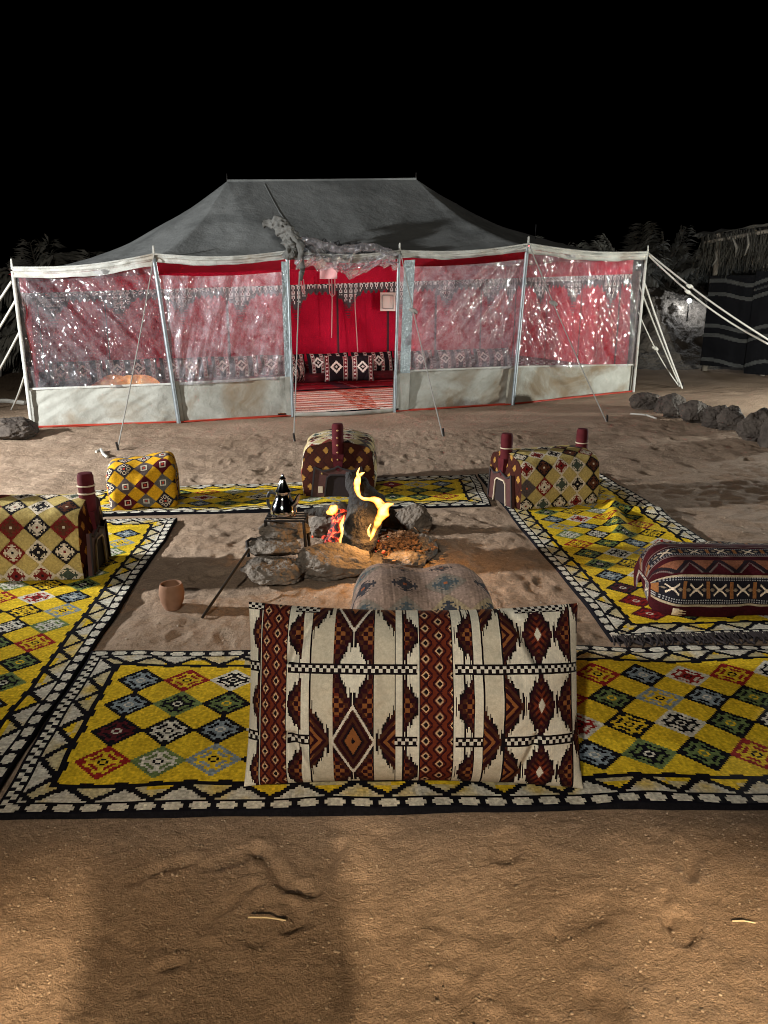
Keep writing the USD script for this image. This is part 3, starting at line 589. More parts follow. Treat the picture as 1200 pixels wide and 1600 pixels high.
def stripes(nu, nv):
    c = np.zeros((nu, nv, 3)); r_ = np.random.default_rng(4); j = 0
    pal = [((0.62, 0.56, 0.48), 9), ((0.03, 0.02, 0.02), 2), ((0.50, 0.13, 0.07), 3), ((0.60, 0.54, 0.46), 5), ((0.30, 0.02, 0.02), 2), ((0.55, 0.24, 0.15), 4), ((0.03, 0.02, 0.02), 2)]
    k = 0
    while j < nv:
        col, w = pal[k % len(pal)]; c[:, j:j + w] = col; j += w; k += 1
    I, J = np.meshgrid(np.arange(nu), np.arange(nv), indexing="ij")
    band = (I > nu * 0.62) & (I < nu * 0.80); c[band & (((I // 3 + J // 2) % 4) < 2)] = (0.48, 0.10, 0.05); c[band & ((J % 9) < 2)] = (0.03, 0.02, 0.02)
    e = I < 8; c[e] = (0.50, 0.09, 0.03); c[e & (((I + J) % 5) < 2)] = (0.55, 0.3, 0.1)
    jag = r_.random((nu, nv)) < 0.12; c[jag] *= 0.55
    return c
def dark_rug(nu, nv):
    I, J = np.meshgrid(np.arange(nu), np.arange(nv), indexing="ij"); c = np.zeros((nu, nv, 3)); c[:] = (0.20, 0.008, 0.016)
    c[(J % 34) < 3] = (0.04, 0.012, 0.018); c[((J % 34) == 9) & ((I // 6) % 3 > 0)] = (0.4, 0.32, 0.28); c[(I % 60) < 9] = (0.07, 0.02, 0.03); c[(I % 60) == 12] = (0.35, 0.2, 0.2)
    return c
D0 = np.append(0, 0)
def tf(a, d): return tuple(C0 + AX * a + NB * d)          # tent floor coordinates: along the front, depth
fa2, fa3 = (F[2] - C0) @ AX, (F[3] - C0) @ AX
def on_floor(i, a, d): q = F[i] * (1 - a) + F[i + 1] * a; return tuple(q + NB * d)
carpet("striped_kilim", [on_floor(2, -0.12, -0.02), on_floor(2, 1.12, -0.02), tuple(F[3] + AX * 1.0 + NB * 2.1), tuple(F[2] - AX * 0.45 + NB * 2.1)], 0.032, stripes, 150, 130, "cream and rust striped woven rug just inside the tent doorway", "rug", amp=0.006, seed=21)
carpet("tent_carpet", [tf(0.5, 1.95), tf(8.2, 1.95), tf(8.2, 3.2), tf(0.5, 3.2)], 0.026, dark_rug, 340, 70, "dark red carpet behind the striped rug on the tent floor", "carpet", amp=0.004, seed=22)
def cushion_grid(w, hgt, d, nu, nv, puff=1.0, seed=0, ears=0.0, sagx=0.0):
    """Front and back sheets of a stuffed cushion in local x (width), z (height), y (thickness, front is -y)."""
    S, T = np.meshgrid(np.linspace(-1, 1, nu + 1), np.linspace(0, 1, nv + 1), indexing="ij"); t = T * 2 - 1
    prof = (np.clip(1 - np.abs(S) ** 2.8, 0, 1) ** 0.6) * (np.clip(1 - np.abs(t) ** 2.2, 0, 1) ** 0.55)
    pin = 1 - 0.075 * puff * (1 - S ** 2) * (t ** 2 > 0) * np.abs(t) ** 3
    X = S * w / 2 * (1 - 0.035 * puff * (1 - t ** 2) * np.abs(S) ** 4 * 0.6)
    Z = hgt / 2 + t * hgt / 2 * pin
    nz = (fbm(np.stack([S * 2.2 + seed, t * 1.6, 0 * S], -1), 3, seed) - 0.5) * 0.30 + (fbm(np.stack([S * 7 + seed, t * 4, 0 * S], -1), 3, seed + 2) - 0.5) * 0.16 - 0.22 * np.exp(-((np.abs(S) - 0.80 + 0.25 * np.abs(t)) / 0.03) ** 2) * (np.abs(t) > 0.35)
    Y = d / 2 * prof * (1 + nz)
    f = np.stack([X, -Y, Z], -1); b = np.stack([X, Y * 0.9, Z], -1)
    return f, b
def cushion(name, loc, rz, tilt, w, hgt, d, colf, nu, nv, m, label, cat_, group=None, seed=0, puff=1.0, piping=None):
    t = thing(name, label, cat_, loc, rz, group)
    f, b = cushion_grid(w, hgt, d, nu, nv, puff, seed)
    M = ROT(-tilt, (1, 0, 0))[:3, :3]
    V = np.vstack([f.reshape(-1, 3), b.reshape(-1, 3)]) @ M.T
    q1 = grid_quads(nu, nv); q2 = grid_quads(nu, nv, (nu + 1) * (nv + 1))[:, ::-1]
    c = colf(nu, nv)
    quads("cover", V, np.vstack([q1, q2]), np.vstack([c.reshape(-1, 3), c[::-1].reshape(-1, 3)]), m, t)
    if piping:
        k = np.concatenate([f[:, 0], f[-1, 1:], f[::-1, -1][1:], f[0, ::-1][1:]]) @ M.T
        obj("piping", tube(k[::3], 0.006, 6), piping, t)
    return t
def black_cushion(kind):
    def fn(nu, nv):
        I, J = np.meshgrid(np.arange(nu), np.arange(nv), indexing="ij"); x = I / nu; y = J / nv; c = np.zeros((nu, nv, 3)); c[:] = (0.012, 0.008, 0.010)
        for k in (0.05, 0.42, 0.60, 0.93) if kind == 0 else (0.1, 0.3, 0.5, 0.7, 0.9):
            b = np.abs(x - k) < 0.045; c[b] = (0.13, 0.015, 0.02); c[b & (np.abs(np.abs(x - k) - 0.045) < 0.012)] = (0.3, 0.25, 0.21)
            c[b & (np.abs((y * 7 % 1) - 0.5) + np.abs(x - k) * 12 < 0.3)] = (0.5, 0.44, 0.4)
        for k in ((0.235, 0.76) if kind == 0 else (0.2, 0.6)):
            r_ = np.abs(x - k) * 6.2 + np.abs(y - 0.5) * 3.1; c[(r_ < 0.75)] = (0.62, 0.58, 0.5); c[r_ < 0.45] = (0.02, 0.015, 0.015); c[r_ < 0.18] = (0.5, 0.45, 0.4)
        return c
    return fn
CORD = ["first", "second", "third", "fourth", "fifth", "sixth", "seventh", "eighth", "ninth", "tenth"]
along = np.degrees(math.atan2(AX[1], AX[0]))
for k in range(10):
    a = 0.65 + 0.84 * k; loc = C0 + AX * a + NB * (DEPTH - 0.62)
    cushion("tent_cushion", (loc[0], loc[1], 0.12), along + rng.uniform(-3, 3), 0.35, 0.80, 0.40, 0.20, black_cushion(1), 60, 24, "tapestry",
            f"black and maroon cushion along the tent's rear wall, {CORD[k]} from the left", "cushion", "cushions along the rear wall of the tent", seed=k)
pc = at_y(546, 592, 13.0)
cushion("tent_cushion", (pc[0], pc[1], 0.10), 8, 0.3, 0.84, 0.44, 0.22, black_cushion(0), 90, 30, "tapestry", "black bolster cushion with two white diamonds seen through the doorway", "cushion", seed=40)
pc = at_y(464, 592, 12.7)
cushion("tent_cushion", (pc[0], pc[1], 0.10), 70, 0.2, 0.55, 0.38, 0.2, black_cushion(1), 50, 24, "tapestry", "narrow end of a patterned cushion beside the left doorpost", "cushion", seed=41)
mt = thing("floor_mattress", "long dark red floor mattress along the tent's rear wall", "mattress", (*(C0 + AX * 4.4 + NB * (DEPTH - 0.62)), 0.03), along)
obj("pad", box(7.9, 0.75, 0.13, (0, 0, 0.065), 0.04), "velvet_maroon", mt)
for px, k in ((175, 0), (212, 1)):
    g_ = gp(px, 604); m_ = rock(60 + k, (0.75, 0.5, 0.42), 2, 4, 0.12); 
    plain("orange_blanket", (0.55, 0.20, 0.05), (0.66, 0.36, 0.13), scale=16, rough=0.9, bump=0.5) if k == 0 else None
    yy = 10.1
    q = at_y(px, 604, yy); t = obj("blanket_heap", m_.apply_translation((q[0], yy, 0.08)), "orange_blanket", None, label=("folded orange blanket behind the plastic nearest the tent's left corner" if k == 0 else "orange blanket heap right of the folded one behind the plastic"), cat="blanket")
# bulbs kept out of view behind the valance, placed to light the red interior
for (x, y, z), lb in (((-1.75, 10.75, 1.97), "unseen lit bulb hanging behind the milky plastic left of the doorway"), ((-0.45, 11.2, 2.02), "unseen lit bulb hanging inside the tent above the doorway"), ((2.3, 12.4, 2.20), "unseen lit bulb hanging in the right half of the tent")):
    t = thing("unseen_bulb", lb, "lamp", (x, y, z))
    obj("bulb", lathe([(0, -0.05), (0.03, -0.045), (0.042, -0.015), (0.03, 0.02), (0.016, 0.04), (0, 0.04)], 16), "bulb_glow", t)
    obj("socket", lathe([(0, 0.04), (0.018, 0.041), (0.018, 0.09), (0, 0.09)], 12), "black_plastic", t)
    obj("cable", tube([(0, 0, 0.09), (0, 0, 0.32)], 0.005, 6), "black_plastic", t)

# ------------------------------------------------------------------ rugs round the fire
Y1, Y2, BLK, CRM, RDD, GRN, BLU, MRN, GRY = (0.66, 0.45, 0.022), (0.50, 0.39, 0.15), (0.005, 0.005, 0.008), (0.60, 0.57, 0.47), (0.26, 0.016, 0.014), (0.13, 0.18, 0.062), (0.22, 0.27, 0.29), (0.075, 0.010, 0.014), (0.10, 0.095, 0.09)
HOOK = {(4, 0), (5, 0), (5, 1), (5, 2), (4, 2), (3, 3), (6, 1)}; HOOK |= {(b, a) for a, b in HOOK}
FLAKE = {(0, k) for k in range(7)} | {(1, 1), (1, 2), (1, 5), (2, 5), (2, 2), (3, 3), (1, 3)}; FLAKE |= {(b, a) for a, b in FLAKE}
RUG_TYPES = [(RDD, Y1, BLK), (CRM, BLK, CRM), (GRN, CRM, BLK), (BLK, CRM, BLK), (BLU, Y1, BLK), (BLK, GRN, Y1), (CRM, RDD, BLK), (BLK, BLU, CRM), (GRN, BLK, CRM), (BLK, MRN, CRM), (MRN, RDD, CRM), (BLK, Y1, BLK)]
def motif(i, j, types, tid, shape):
    """i, j whole cells from the diamond's centre; returns colours."""
    t = np.array(types)[tid]; c = t[:, 0].copy()
    lut = np.zeros((24, 24), bool)
    for a, b in shape: lut[a, b] = True
    i, j = np.clip(i, 0, 23), np.clip(j, 0, 23); s = i + j
    if shape is HOOK:
        on = lut[i, j] | (s <= 3); c[on] = t[on, 1]; c[s <= 1] = t[s <= 1, 2]; c[s == 0] = t[s == 0, 1]
    else:
        on = lut[i, j]; c[on] = t[on, 1]; c[s <= 0] = t[s <= 0, 2]
    return c
def rug_colors(seed, per_=20):
    def fn(nu, nv):
        r_ = np.random.default_rng(seed); I, J = np.meshgrid(np.arange(nu), np.arange(nv), indexing="ij")
        e1, e2 = np.minimum(I, nu - 1 - I), np.minimum(J, nv - 1 - J); end = e1 < e2
        e = np.where(end, e1, e2); s = np.where(end, J, I)
        c = np.zeros((nu, nv, 3)); c[:] = Y1
        # field: diamonds on a lattice
        fi, fj = I - 19, J - 19
        a, b = fi // per_, fj // per_; li, lj = np.abs(fi % per_ - per_ / 2 + 0.5).astype(int), np.abs(fj % per_ - per_ / 2 + 0.5).astype(int)
        ins = (li + lj <= per_ // 2 - 1 - (I + J + li) % 2 * 0) & (fj >= 0) & (fj < (nv - 38) // per_ * per_) & (fi >= 0) & (fi < (nu - 38) // per_ * per_)
        tid = r_.integers(0, len(RUG_TYPES), 4096)[((a * 1 + b * 37) % 4096)]
        seq = np.array([0, 1, 2, 5, 4, 3, 7, 7, 8, 6, 5, 11])
        tid = np.where(r_.random(4096)[(a * 7 + b * 61) % 4096] < 0.8, seq[(a * 2 + b * 3) % 12], tid)
        mc = motif(li.ravel(), lj.ravel(), RUG_TYPES, tid.ravel(), HOOK).reshape(nu, nv, 3)
        c[ins] = mc[ins]
        # border
        z = e - 6; tri = np.abs((s % 20) - 10) * 8 / 10.0
        band = (e >= 6) & (e < 14)
        low = z < tri
        mixn = fbm(np.stack([I * 0.11, J * 0.11, 0 * I], -1) + seed, 3, seed)[..., None]
        cc = np.where(low[..., None], np.array((0.54, 0.51, 0.42)), np.array((0.50, 0.43, 0.24))) ; cc = cc * (1 - np.clip(mixn * 2.4 - 1.15, 0, 0.8)) + np.array(Y1) * 0.85 * np.clip(mixn * 2.4 - 1.15, 0, 0.8); patch = r_.random((nu // 12 + 2, nv // 12 + 2)) < 0.3
        cc[patch[I // 12, J // 12] & ~low] = Y1
        cc[np.abs(z - tri) < 1.5] = BLK
        c[band] = cc[band]
        k = (e >= 14) & (e < 16); c[k] = BLK; c[(e == 16) & ((s % 12) < 5)] = BLK
        k = e < 6; c[k] = BLK
        bead = (np.abs((s % 9) - 4.0) / 4.7 + np.abs(e - 2.5) / 2.8 < 1.0) & (e >= 1) & (e <= 4); c[bead & ~end] = CRM
        teeth = (e >= 1) & (e <= 4) & (((s + (e - 1) // 2 * 2) % 5) < 3) & end; c[teeth] = CRM
        c = c * (0.82 + 0.36 * r_.random((nu, nv, 1))) * (0.9 + 0.2 * r_.random((nu, 1, 1)))
        return np.clip(c, 0.004, 0.8)
    return fn
def extra_z(name, seed, XY):
    if name != "kilim_rug" or seed != 3: return 0
    x, y = XY[..., 0], XY[..., 1]
    return 0.045 * np.exp(-((x - 1.62 - 0.2 * (y - 5.2)) / 0.05) ** 2) * np.exp(-((y - 5.1) / 0.45) ** 2) + 0.035 * np.exp(-((y - 5.35 + 0.4 * (x - 1.7)) / 0.06) ** 2) * np.exp(-((x - 1.75) / 0.25) ** 2) + 0.02 * np.exp(-((x - 1.95) / 0.07) ** 2) * smooth01((y - 4.4) / 1.0)
RL = {"front": "yellow kilim rug with diamonds lying crosswise in front, under the cream cushion", "left": "yellow kilim rug running along the left side of the fire, under the stool",
      "right": "yellow kilim rug running along the right side of the fire, wrinkled near its far stool", "back": "yellow kilim rug lying crosswise beyond the fire, nearest the tent"}
for k, (nm, c) in enumerate(RUGS.items()):
    nu, nv = (366, 118) if nm != "back" else (300, 98)
    carpet("kilim_rug", c, 0.0, rug_colors(11 + k), nu, nv, RL[nm], "rug", amp=0.020 if nm == "front" else 0.015, seed=k + 1, group="yellow kilim rugs round the fire")
# black fringe of the right rug's near end
fg = []
for k in range(120):
    a = k / 119; p = np.array(RUGS["right"][0]) * (1 - a) + np.array(RUGS["right"][3]) * a
    fg.append(tube([(p[0], p[1] + 0.015, 0.022), (p[0] + rng.uniform(-.02, .02), p[1] - 0.03, 0.016), (p[0] + rng.uniform(-.03, .03), p[1] - rng.uniform(0.05, 0.085), 0.012)], 0.0045, 4))
obj("fringe", cat(fg), "trim_dark", stage.GetPrimAtPath("/World/kilim_rug_002"), kind="stuff")

# ------------------------------------------------------------------ house shaped stools
HY, HB, HDK, HRD, HGR, HCR, HBR, HGN = (0.44, 0.335, 0.12), (0.44, 0.34, 0.17), (0.014, 0.012, 0.014), (0.16, 0.018, 0.016), (0.085, 0.065, 0.06), (0.58, 0.50, 0.38), (0.10, 0.035, 0.018), (0.06, 0.075, 0.055)
HOUSE_TYPES = [(HCR, HRD, HDK), (HRD, HBR, HCR), (HDK, HCR, HRD), (HRD, HCR, HDK), (HCR, HGN, HGN), (HGR, HGR, (0.5, 0.1, 0.05)), (HDK, HBR, HCR), (HCR, HDK, HCR)]
def house_cols(nu, nv, seed, per_=20, phase=(4, 6), base=HY, types=HOUSE_TYPES):
    r_ = np.random.default_rng(seed); I, J = np.meshgrid(np.arange(nu) + phase[0], np.arange(nv) + phase[1], indexing="ij")
    a, b = I // per_, J // per_; li, lj = np.abs(I % per_ - per_ / 2 + 0.5).astype(int), np.abs(J % per_ - per_ / 2 + 0.5).astype(int)
    c = np.zeros((nu, nv, 3)); c[:] = base
    ins = li + lj <= per_ // 2 - 1
    tid = r_.permutation(np.tile(np.arange(len(types)), 40))[(a * 5 + b * 11) % 200]
    mc = motif(li.ravel(), lj.ravel(), types, tid.ravel(), FLAKE).reshape(nu, nv, 3); c[ins] = mc[ins]
    seam = (li + lj == per_ // 2); c[seam] = np.array(base) * 0.8
    return c * (0.85 + 0.3 * r_.random((nu, nv, 1)))
def section(w, hh, r, n, bulge=0.018, crown=0.03):
    """Points round the cover's cross section, left foot to right foot, evenly spaced (y, z)."""
    a = np.linspace(math.pi, math.pi / 2, 12); b = np.linspace(math.pi / 2, 0, 12)
    p = [(-w / 2, 0)] + [(-w / 2 - bulge * math.sin(k * math.pi), k * (hh - r)) for k in np.linspace(0.1, 0.9, 7)]
    p += [(-w / 2 + r + r * math.cos(t), hh - r + r * math.sin(t)) for t in a]
    p += [(y, hh + crown * (1 - (y / (w / 2 - r)) ** 2)) for y in np.linspace(-w / 2 + r, w / 2 - r, 9)[1:-1]]
    p += [(w / 2 - r + r * math.cos(t), hh - r + r * math.sin(t)) for t in b]
    p += [(w / 2 + bulge * math.sin(k * math.pi), k * (hh - r)) for k in np.linspace(0.9, 0.1, 7)] + [(w / 2, 0)]
    p = np.array(p); d = np.append(0, np.cumsum(np.linalg.norm(np.diff(p, axis=0), axis=1))); t = np.linspace(0, d[-1], n)
    return np.stack([np.interp(t, d, p[:, 0]), np.interp(t, d, p[:, 1])], 1), d[-1]
def house_stool(label, loc, rz, L, W, Hh, seed, ends=(1,), rings=1, studs=False, towers=(1, -1), base=HY):
    """Stool in the shape of a house: its ridge lies along local x, leather doors in its ends."""
    t = thing("house_stool", label, "stool", loc, rz, None)
    cell = 0.0068
    _, per_len = section(W, Hh, 0.085, 10); nv = int(per_len / cell); nu = int(L / cell)
    sec, _ = section(W, Hh, 0.085, nv + 1)
    X = np.linspace(-L / 2, L / 2, nu + 1); V = np.zeros((nu + 1, nv + 1, 3))
    V[..., 0] = X[:, None]; e = np.clip(1 - (np.abs(X) / (L / 2)) ** 8, 0, 1)
    V[..., 1] = sec[None, :, 0] * (0.955 + 0.045 * e)[:, None]; V[..., 2] = sec[None, :, 1] * (0.975 + 0.025 * e)[:, None]
    nzz = (fbm(V * 6 + seed * 5, 3, seed) - 0.5) * 0.022; V[..., 1] += nzz * np.sign(V[..., 1]); V[..., 2] += np.where(V[..., 2] > 0.05, nzz, 0)
    cov = sheet("cover", V, house_cols(nu, nv, seed, base=base), "tapestry", t, flip=True)
    zs = np.linspace(0, Hh + 0.022, 50)
    half = np.array([np.abs(sec[:, 0][np.argmin(np.abs(sec[: nv // 2 + 1, 1] - z))]) for z in zs])
    hw = np.interp(zs, sec[: nv // 2 + 1, 1], np.abs(sec[: nv // 2 + 1, 0])) * 0.955
    for sgn in (1, -1):
        a = np.linspace(-1, 1, 61); E = np.zeros((61, 50, 3)); E[..., 0] = sgn * (L / 2 - 0.001) + sgn * 0.02 * (1 - np.abs(a)[:, None] ** 4) * np.sin(np.clip(zs / Hh, 0, 1) * np.pi)[None, :]
        E[..., 1] = a[:, None] * hw[None, :] * 1.0; E[..., 2] = zs[None, :] * 0.975
        cy, cz = E[:-1, :-1, 1], E[:-1, :-1, 2]
        u, v = (np.abs(cy) / 0.12 + cz / 0.14) % 1.0, (np.abs(cy) / 0.12 - cz / 0.14) % 1.0
        cc = np.zeros(cy.shape + (3,)); cc[:] = (0.042, 0.012, 0.008); cc[(u < 0.5) & (v < 0.5)] = (0.30, 0.155, 0.035); cc[(u < 0.10) | (v < 0.10)] = (0.03, 0.01, 0.008)
        if sgn not in ends: cc = house_cols(60, 49, seed + 9, base=base)
        sheet("end_cover", E, cc, "tapestry", t, flip=(sgn < 0))
        if sgn in ends:
            k = W / 0.5
            body = Polygon([(-.19 * k, 0), (-.165 * k, .235), (-.10 * k, .205), (-.03, .225), (0, .245), (.03, .225), (.10 * k, .205), (.165 * k, .235), (.19 * k, 0)])
            door = Polygon([(-.095 * k, -0.01), (-.075 * k, .150), (-0.05 * k, .170), (.05 * k, .170), (.075 * k, .150), (.095 * k, -0.01)])
            pn = body.difference(door)
            M = np.array([[0, 0, sgn * 1.0, sgn * (L / 2 + 0.012)], [1, 0, 0, 0], [0, 1, 0, 0], [0, 0, 0, 1.0]])
            def place(poly, d, lift=0.0):
                m = extr(poly, d); m.apply_translation((0, 0, lift)); m.apply_transform(M); m.fix_normals(); return m
            pan = obj("door_panel", place(pn, 0.022), "leather", t, smooth=False)
            obj("panel_piping", place(LineString([(-.188 * k, 0.01), (-.163 * k, .232), (-.10 * k, .203), (-.03, .222), (0, .240), (.03, .222), (.10 * k, .203), (.163 * k, .232), (.188 * k, 0.01)]).buffer(0.006), 0.008, 0.022), "trim_dark", pan, smooth=False)
            obj("door_piping", place(LineString([(-.098 * k, 0.0), (-.078 * k, .152), (-0.052 * k, .174), (.052 * k, .174), (.078 * k, .152), (.098 * k, 0.0)]).buffer(0.005), 0.008, 0.022), "trim_cream" if not studs else "trim_dark", pan, smooth=False)
            obj("doorway", place(door.intersection(shapely.box(-1, 0, 1, 1)), 0.006, 0.012), "doorway_shade", t, smooth=False)  # dark sheet in the cut-out; the recess's shade is put into its colour
            obj("neck_strap", place(Polygon([(-.045, .33), (-.03, .225), (0, .20), (.03, .225), (.045, .33)]), 0.026), "velvet_maroon", t, smooth=False)
    for sgn in towers:
        r0 = 0.043
        prof = [(0, 0.27), (r0 * 0.8, 0.272), (r0, 0.30), (r0 * 1.04, 0.40), (r0 * 0.98, 0.44), (r0 * 1.02, 0.455), (r0, 0.515), (r0 * 0.86, 0.535), (0, 0.54)]
        tw = obj("tower", lathe([(a_, z_ * (Hh + 0.16) / 0.54) for a_, z_ in prof], 24).apply_translation((sgn * (L / 2 - 0.004), 0, 0)), "velvet_maroon", t)
        for q in range(rings):
            z_ = (0.425 + 0.042 * q) * (Hh + 0.16) / 0.54
            obj("ring", trimesh.creation.torus(r0 * 1.03, 0.0045, 28, 8).apply_translation((sgn * (L / 2 - 0.004), 0, z_)), "trim_cream", tw)
        if studs and sgn in ends:
            for q in range(5): obj("stud", trimesh.creation.icosphere(1, 0.008).apply_translation((sgn * (L / 2 + 0.04), 0, 0.29 + 0.055 * q)), "gold", tw)
    if studs:
        for yy, zz in ((-0.12, 0.185), (0.12, 0.185)): obj("stud", trimesh.creation.icosphere(1, 0.009).apply_translation((ends[0] * (L / 2 + 0.036), yy, zz)), "gold", t)
        obj("tag_patch", box(0.004, 0.035, 0.05, (ends[0] * (L / 2 + 0.036), -0.135, 0.06)), "trim_cream", t)
    return t
house_stool("beige house shaped stool with diamonds at the frame's left edge, two rings round its chimney", (-1.96, 4.09, 0.022), 3, 0.66, 0.42, 0.385, 3, ends=(1, -1), rings=2)
house_stool("house shaped stool on the far right rug with two maroon chimneys", (1.19, 5.62, 0.022), 19, 0.64, 0.50, 0.355, 8, ends=(-1,), rings=1)
house_stool("house shaped stool behind the fire with its leather doorway facing forward", (-0.345, 5.97, 0.022), -90, 0.58, 0.54, 0.40, 12, ends=(1,), rings=0, studs=True, towers=(1,), base=(0.42, 0.33, 0.17))

# soft poufs -----------------------------------------------------------
def rounded_box(L, W, Hh, r, n, cell, dip=0.0, tiltx=0.0, seed=0, lump=0.02):
    """Closed pouf as three patches of cells: the wrap over its top (front-top-back) and its two ends."""
    sec, pl = section(W, Hh, r, 10, 0.02, 0.02); nv = int(pl / cell); nu = int(L / cell); sec, _ = section(W, Hh, r, nv + 1, 0.02, 0.02)
    X = np.linspace(-L / 2, L / 2, nu + 1); re = r
    e = np.clip((np.abs(X) - (L / 2 - re)) / re, 0, 1); sh = np.sqrt(np.maximum(1 - e ** 2, 0))     # ends rounded in
    V = np.zeros((nu + 1, nv + 1, 3)); inset = re * (1 - sh)
    k = 1 - inset[:, None] * 2 / np.array([W])[None, :]
    V[..., 0] = X[:, None]; V[..., 1] = sec[None, :, 0] * k; V[..., 2] = np.where(sec[None, :, 1] > Hh * 0.45, Hh / 2 * 0.9 + (sec[None, :, 1] - Hh / 2 * 0.9) * (1 - inset[:, None] * 2 / Hh), sec[None, :, 1] + 0 * X[:, None])
    V[..., 2] -= dip * np.exp(-(X[:, None] / (L * 0.16)) ** 2) * (sec[None, :, 1] > Hh * 0.5) * np.clip((sec[None, :, 1] - Hh * 0.5) / (Hh * 0.5), 0, 1)
    V[..., 2] += tiltx * V[..., 0] * np.clip(V[..., 2] / Hh, 0, 1)
    d = V - np.array([0, 0, Hh / 2]); nn = (fbm(V * 5 + seed * 3, 3, seed) - 0.5) * lump
    V = V + d / np.linalg.norm(d, axis=-1, keepdims=True) * nn[..., None] * 2
    V[..., 2] = np.maximum(V[..., 2], 0)
    return V, nu, nv
def end_caps(t, V, colf, m):
    for s in (0, -1):
        ring = V[s]; c = np.array([ring[:, 0].mean(), ring[:, 1].mean(), ring[:, 2].mean()])
        K = np.linspace(0, 1, 30); E = ring[:, None, :] * (1 - K)[None, :, None] + c * K[None, :, None]
        E[..., 0] += (1 if s else -1) * 0.015 * np.sin(K * np.pi / 2)[None, :]
        sheet("end_cover", E, colf(E.shape[0] - 1, E.shape[1] - 1), m, t, flip=(s == 0))
AMB = (0.58, 0.31, 0.015)
AMB_TYPES = [(HGR, HCR, HGR), ((0.02, 0.018, 0.022), HCR, RDD), (MRN, HCR, MRN), ((0.03, 0.03, 0.035), HCR, BLK), ((0.10, 0.095, 0.085), CRM, HGR)]
RINGS = {(3, 0), (3, 1), (3, 2), (3, 3), (2, 3), (1, 3), (0, 3)}
def amber_cols(nu, nv):
    I, J = np.meshgrid(np.arange(nu) + 9, np.arange(nv) + 2, indexing="ij"); p = 18; a, b = I // p, J // p
    li, lj = np.abs(I % p - p / 2 + 0.5).astype(int), np.abs(J % p - p / 2 + 0.5).astype(int); ins = li + lj <= p // 2 - 1
    c = np.zeros((nu, nv, 3)); c[:] = AMB; r_ = np.random.default_rng(31); tid = ((a * 2 + b * 3) % 5)
    t = np.array(AMB_TYPES)[tid]; mc = t[..., 0, :].copy()
    sq = np.maximum(li, lj); ring = (sq == 2); fl = np.zeros((24, 24), bool)
    for q in ((2, 0), (3, 1), (1, 3), (0, 2), (2, 2), (4, 1), (1, 4), (3, 3), (5, 0), (0, 5)): fl[q] = True
    use = (tid % 2 == 1); on = np.where(use, fl[np.clip(li, 0, 23), np.clip(lj, 0, 23)], ring); mc[on] = t[on][:, 1]; mc[(li + lj == 0)] = (0.4, 0.05, 0.03)
    c[ins] = mc[ins]; c[(li + lj == p // 2)] = np.array(AMB) * 0.9
    return c * (0.88 + 0.24 * r_.random((nu, nv, 1)))
t = thing("pouf", "amber yellow pouf with dark diamonds, slumped behind the left stool", "pouf", (-1.765, 5.50, 0.02), 14)
V, nu, nv = rounded_box(0.48, 0.36, 0.335, 0.06, 0, 0.0072, 0.01, 0.10, 4, 0.03)
sheet("cover", V, amber_cols(nu, nv), "tapestry", t, flip=True); end_caps(t, V, amber_cols, "tapestry")
PNK = (0.36, 0.255, 0.20)
PT = [((0.36, 0.28, 0.17), (0.055, 0.06, 0.07), HCR), (PNK, (0.06, 0.055, 0.06), (0.3, 0.1, 0.05)), ((0.24, 0.20, 0.16), (0.09, 0.11, 0.115), (0.36, 0.12, 0.05)), ((0.30, 0.22, 0.16), (0.22, 0.10, 0.06), BLK)]
def pink_cols(nu, nv):
    c = house_cols(nu, nv, 77, 22, (5, 3), PNK, PT); r_ = np.random.default_rng(3)
    return c * (0.8 + 0.4 * r_.random((nu, 1, 1))) * 0.95
t = thing("pouf", "faded pinkish pouf standing behind the large cream cushion", "pouf", (0.15, 2.83, 0.02), 2)
V, nu, nv = rounded_box(0.56, 0.48, 0.43, 0.13, 0, 0.0072, 0.020, 0.0, 6, 0.02)
sheet("cover", V, pink_cols(nu, nv), "tapestry", t, flip=True); end_caps(t, V, pink_cols, "tapestry")
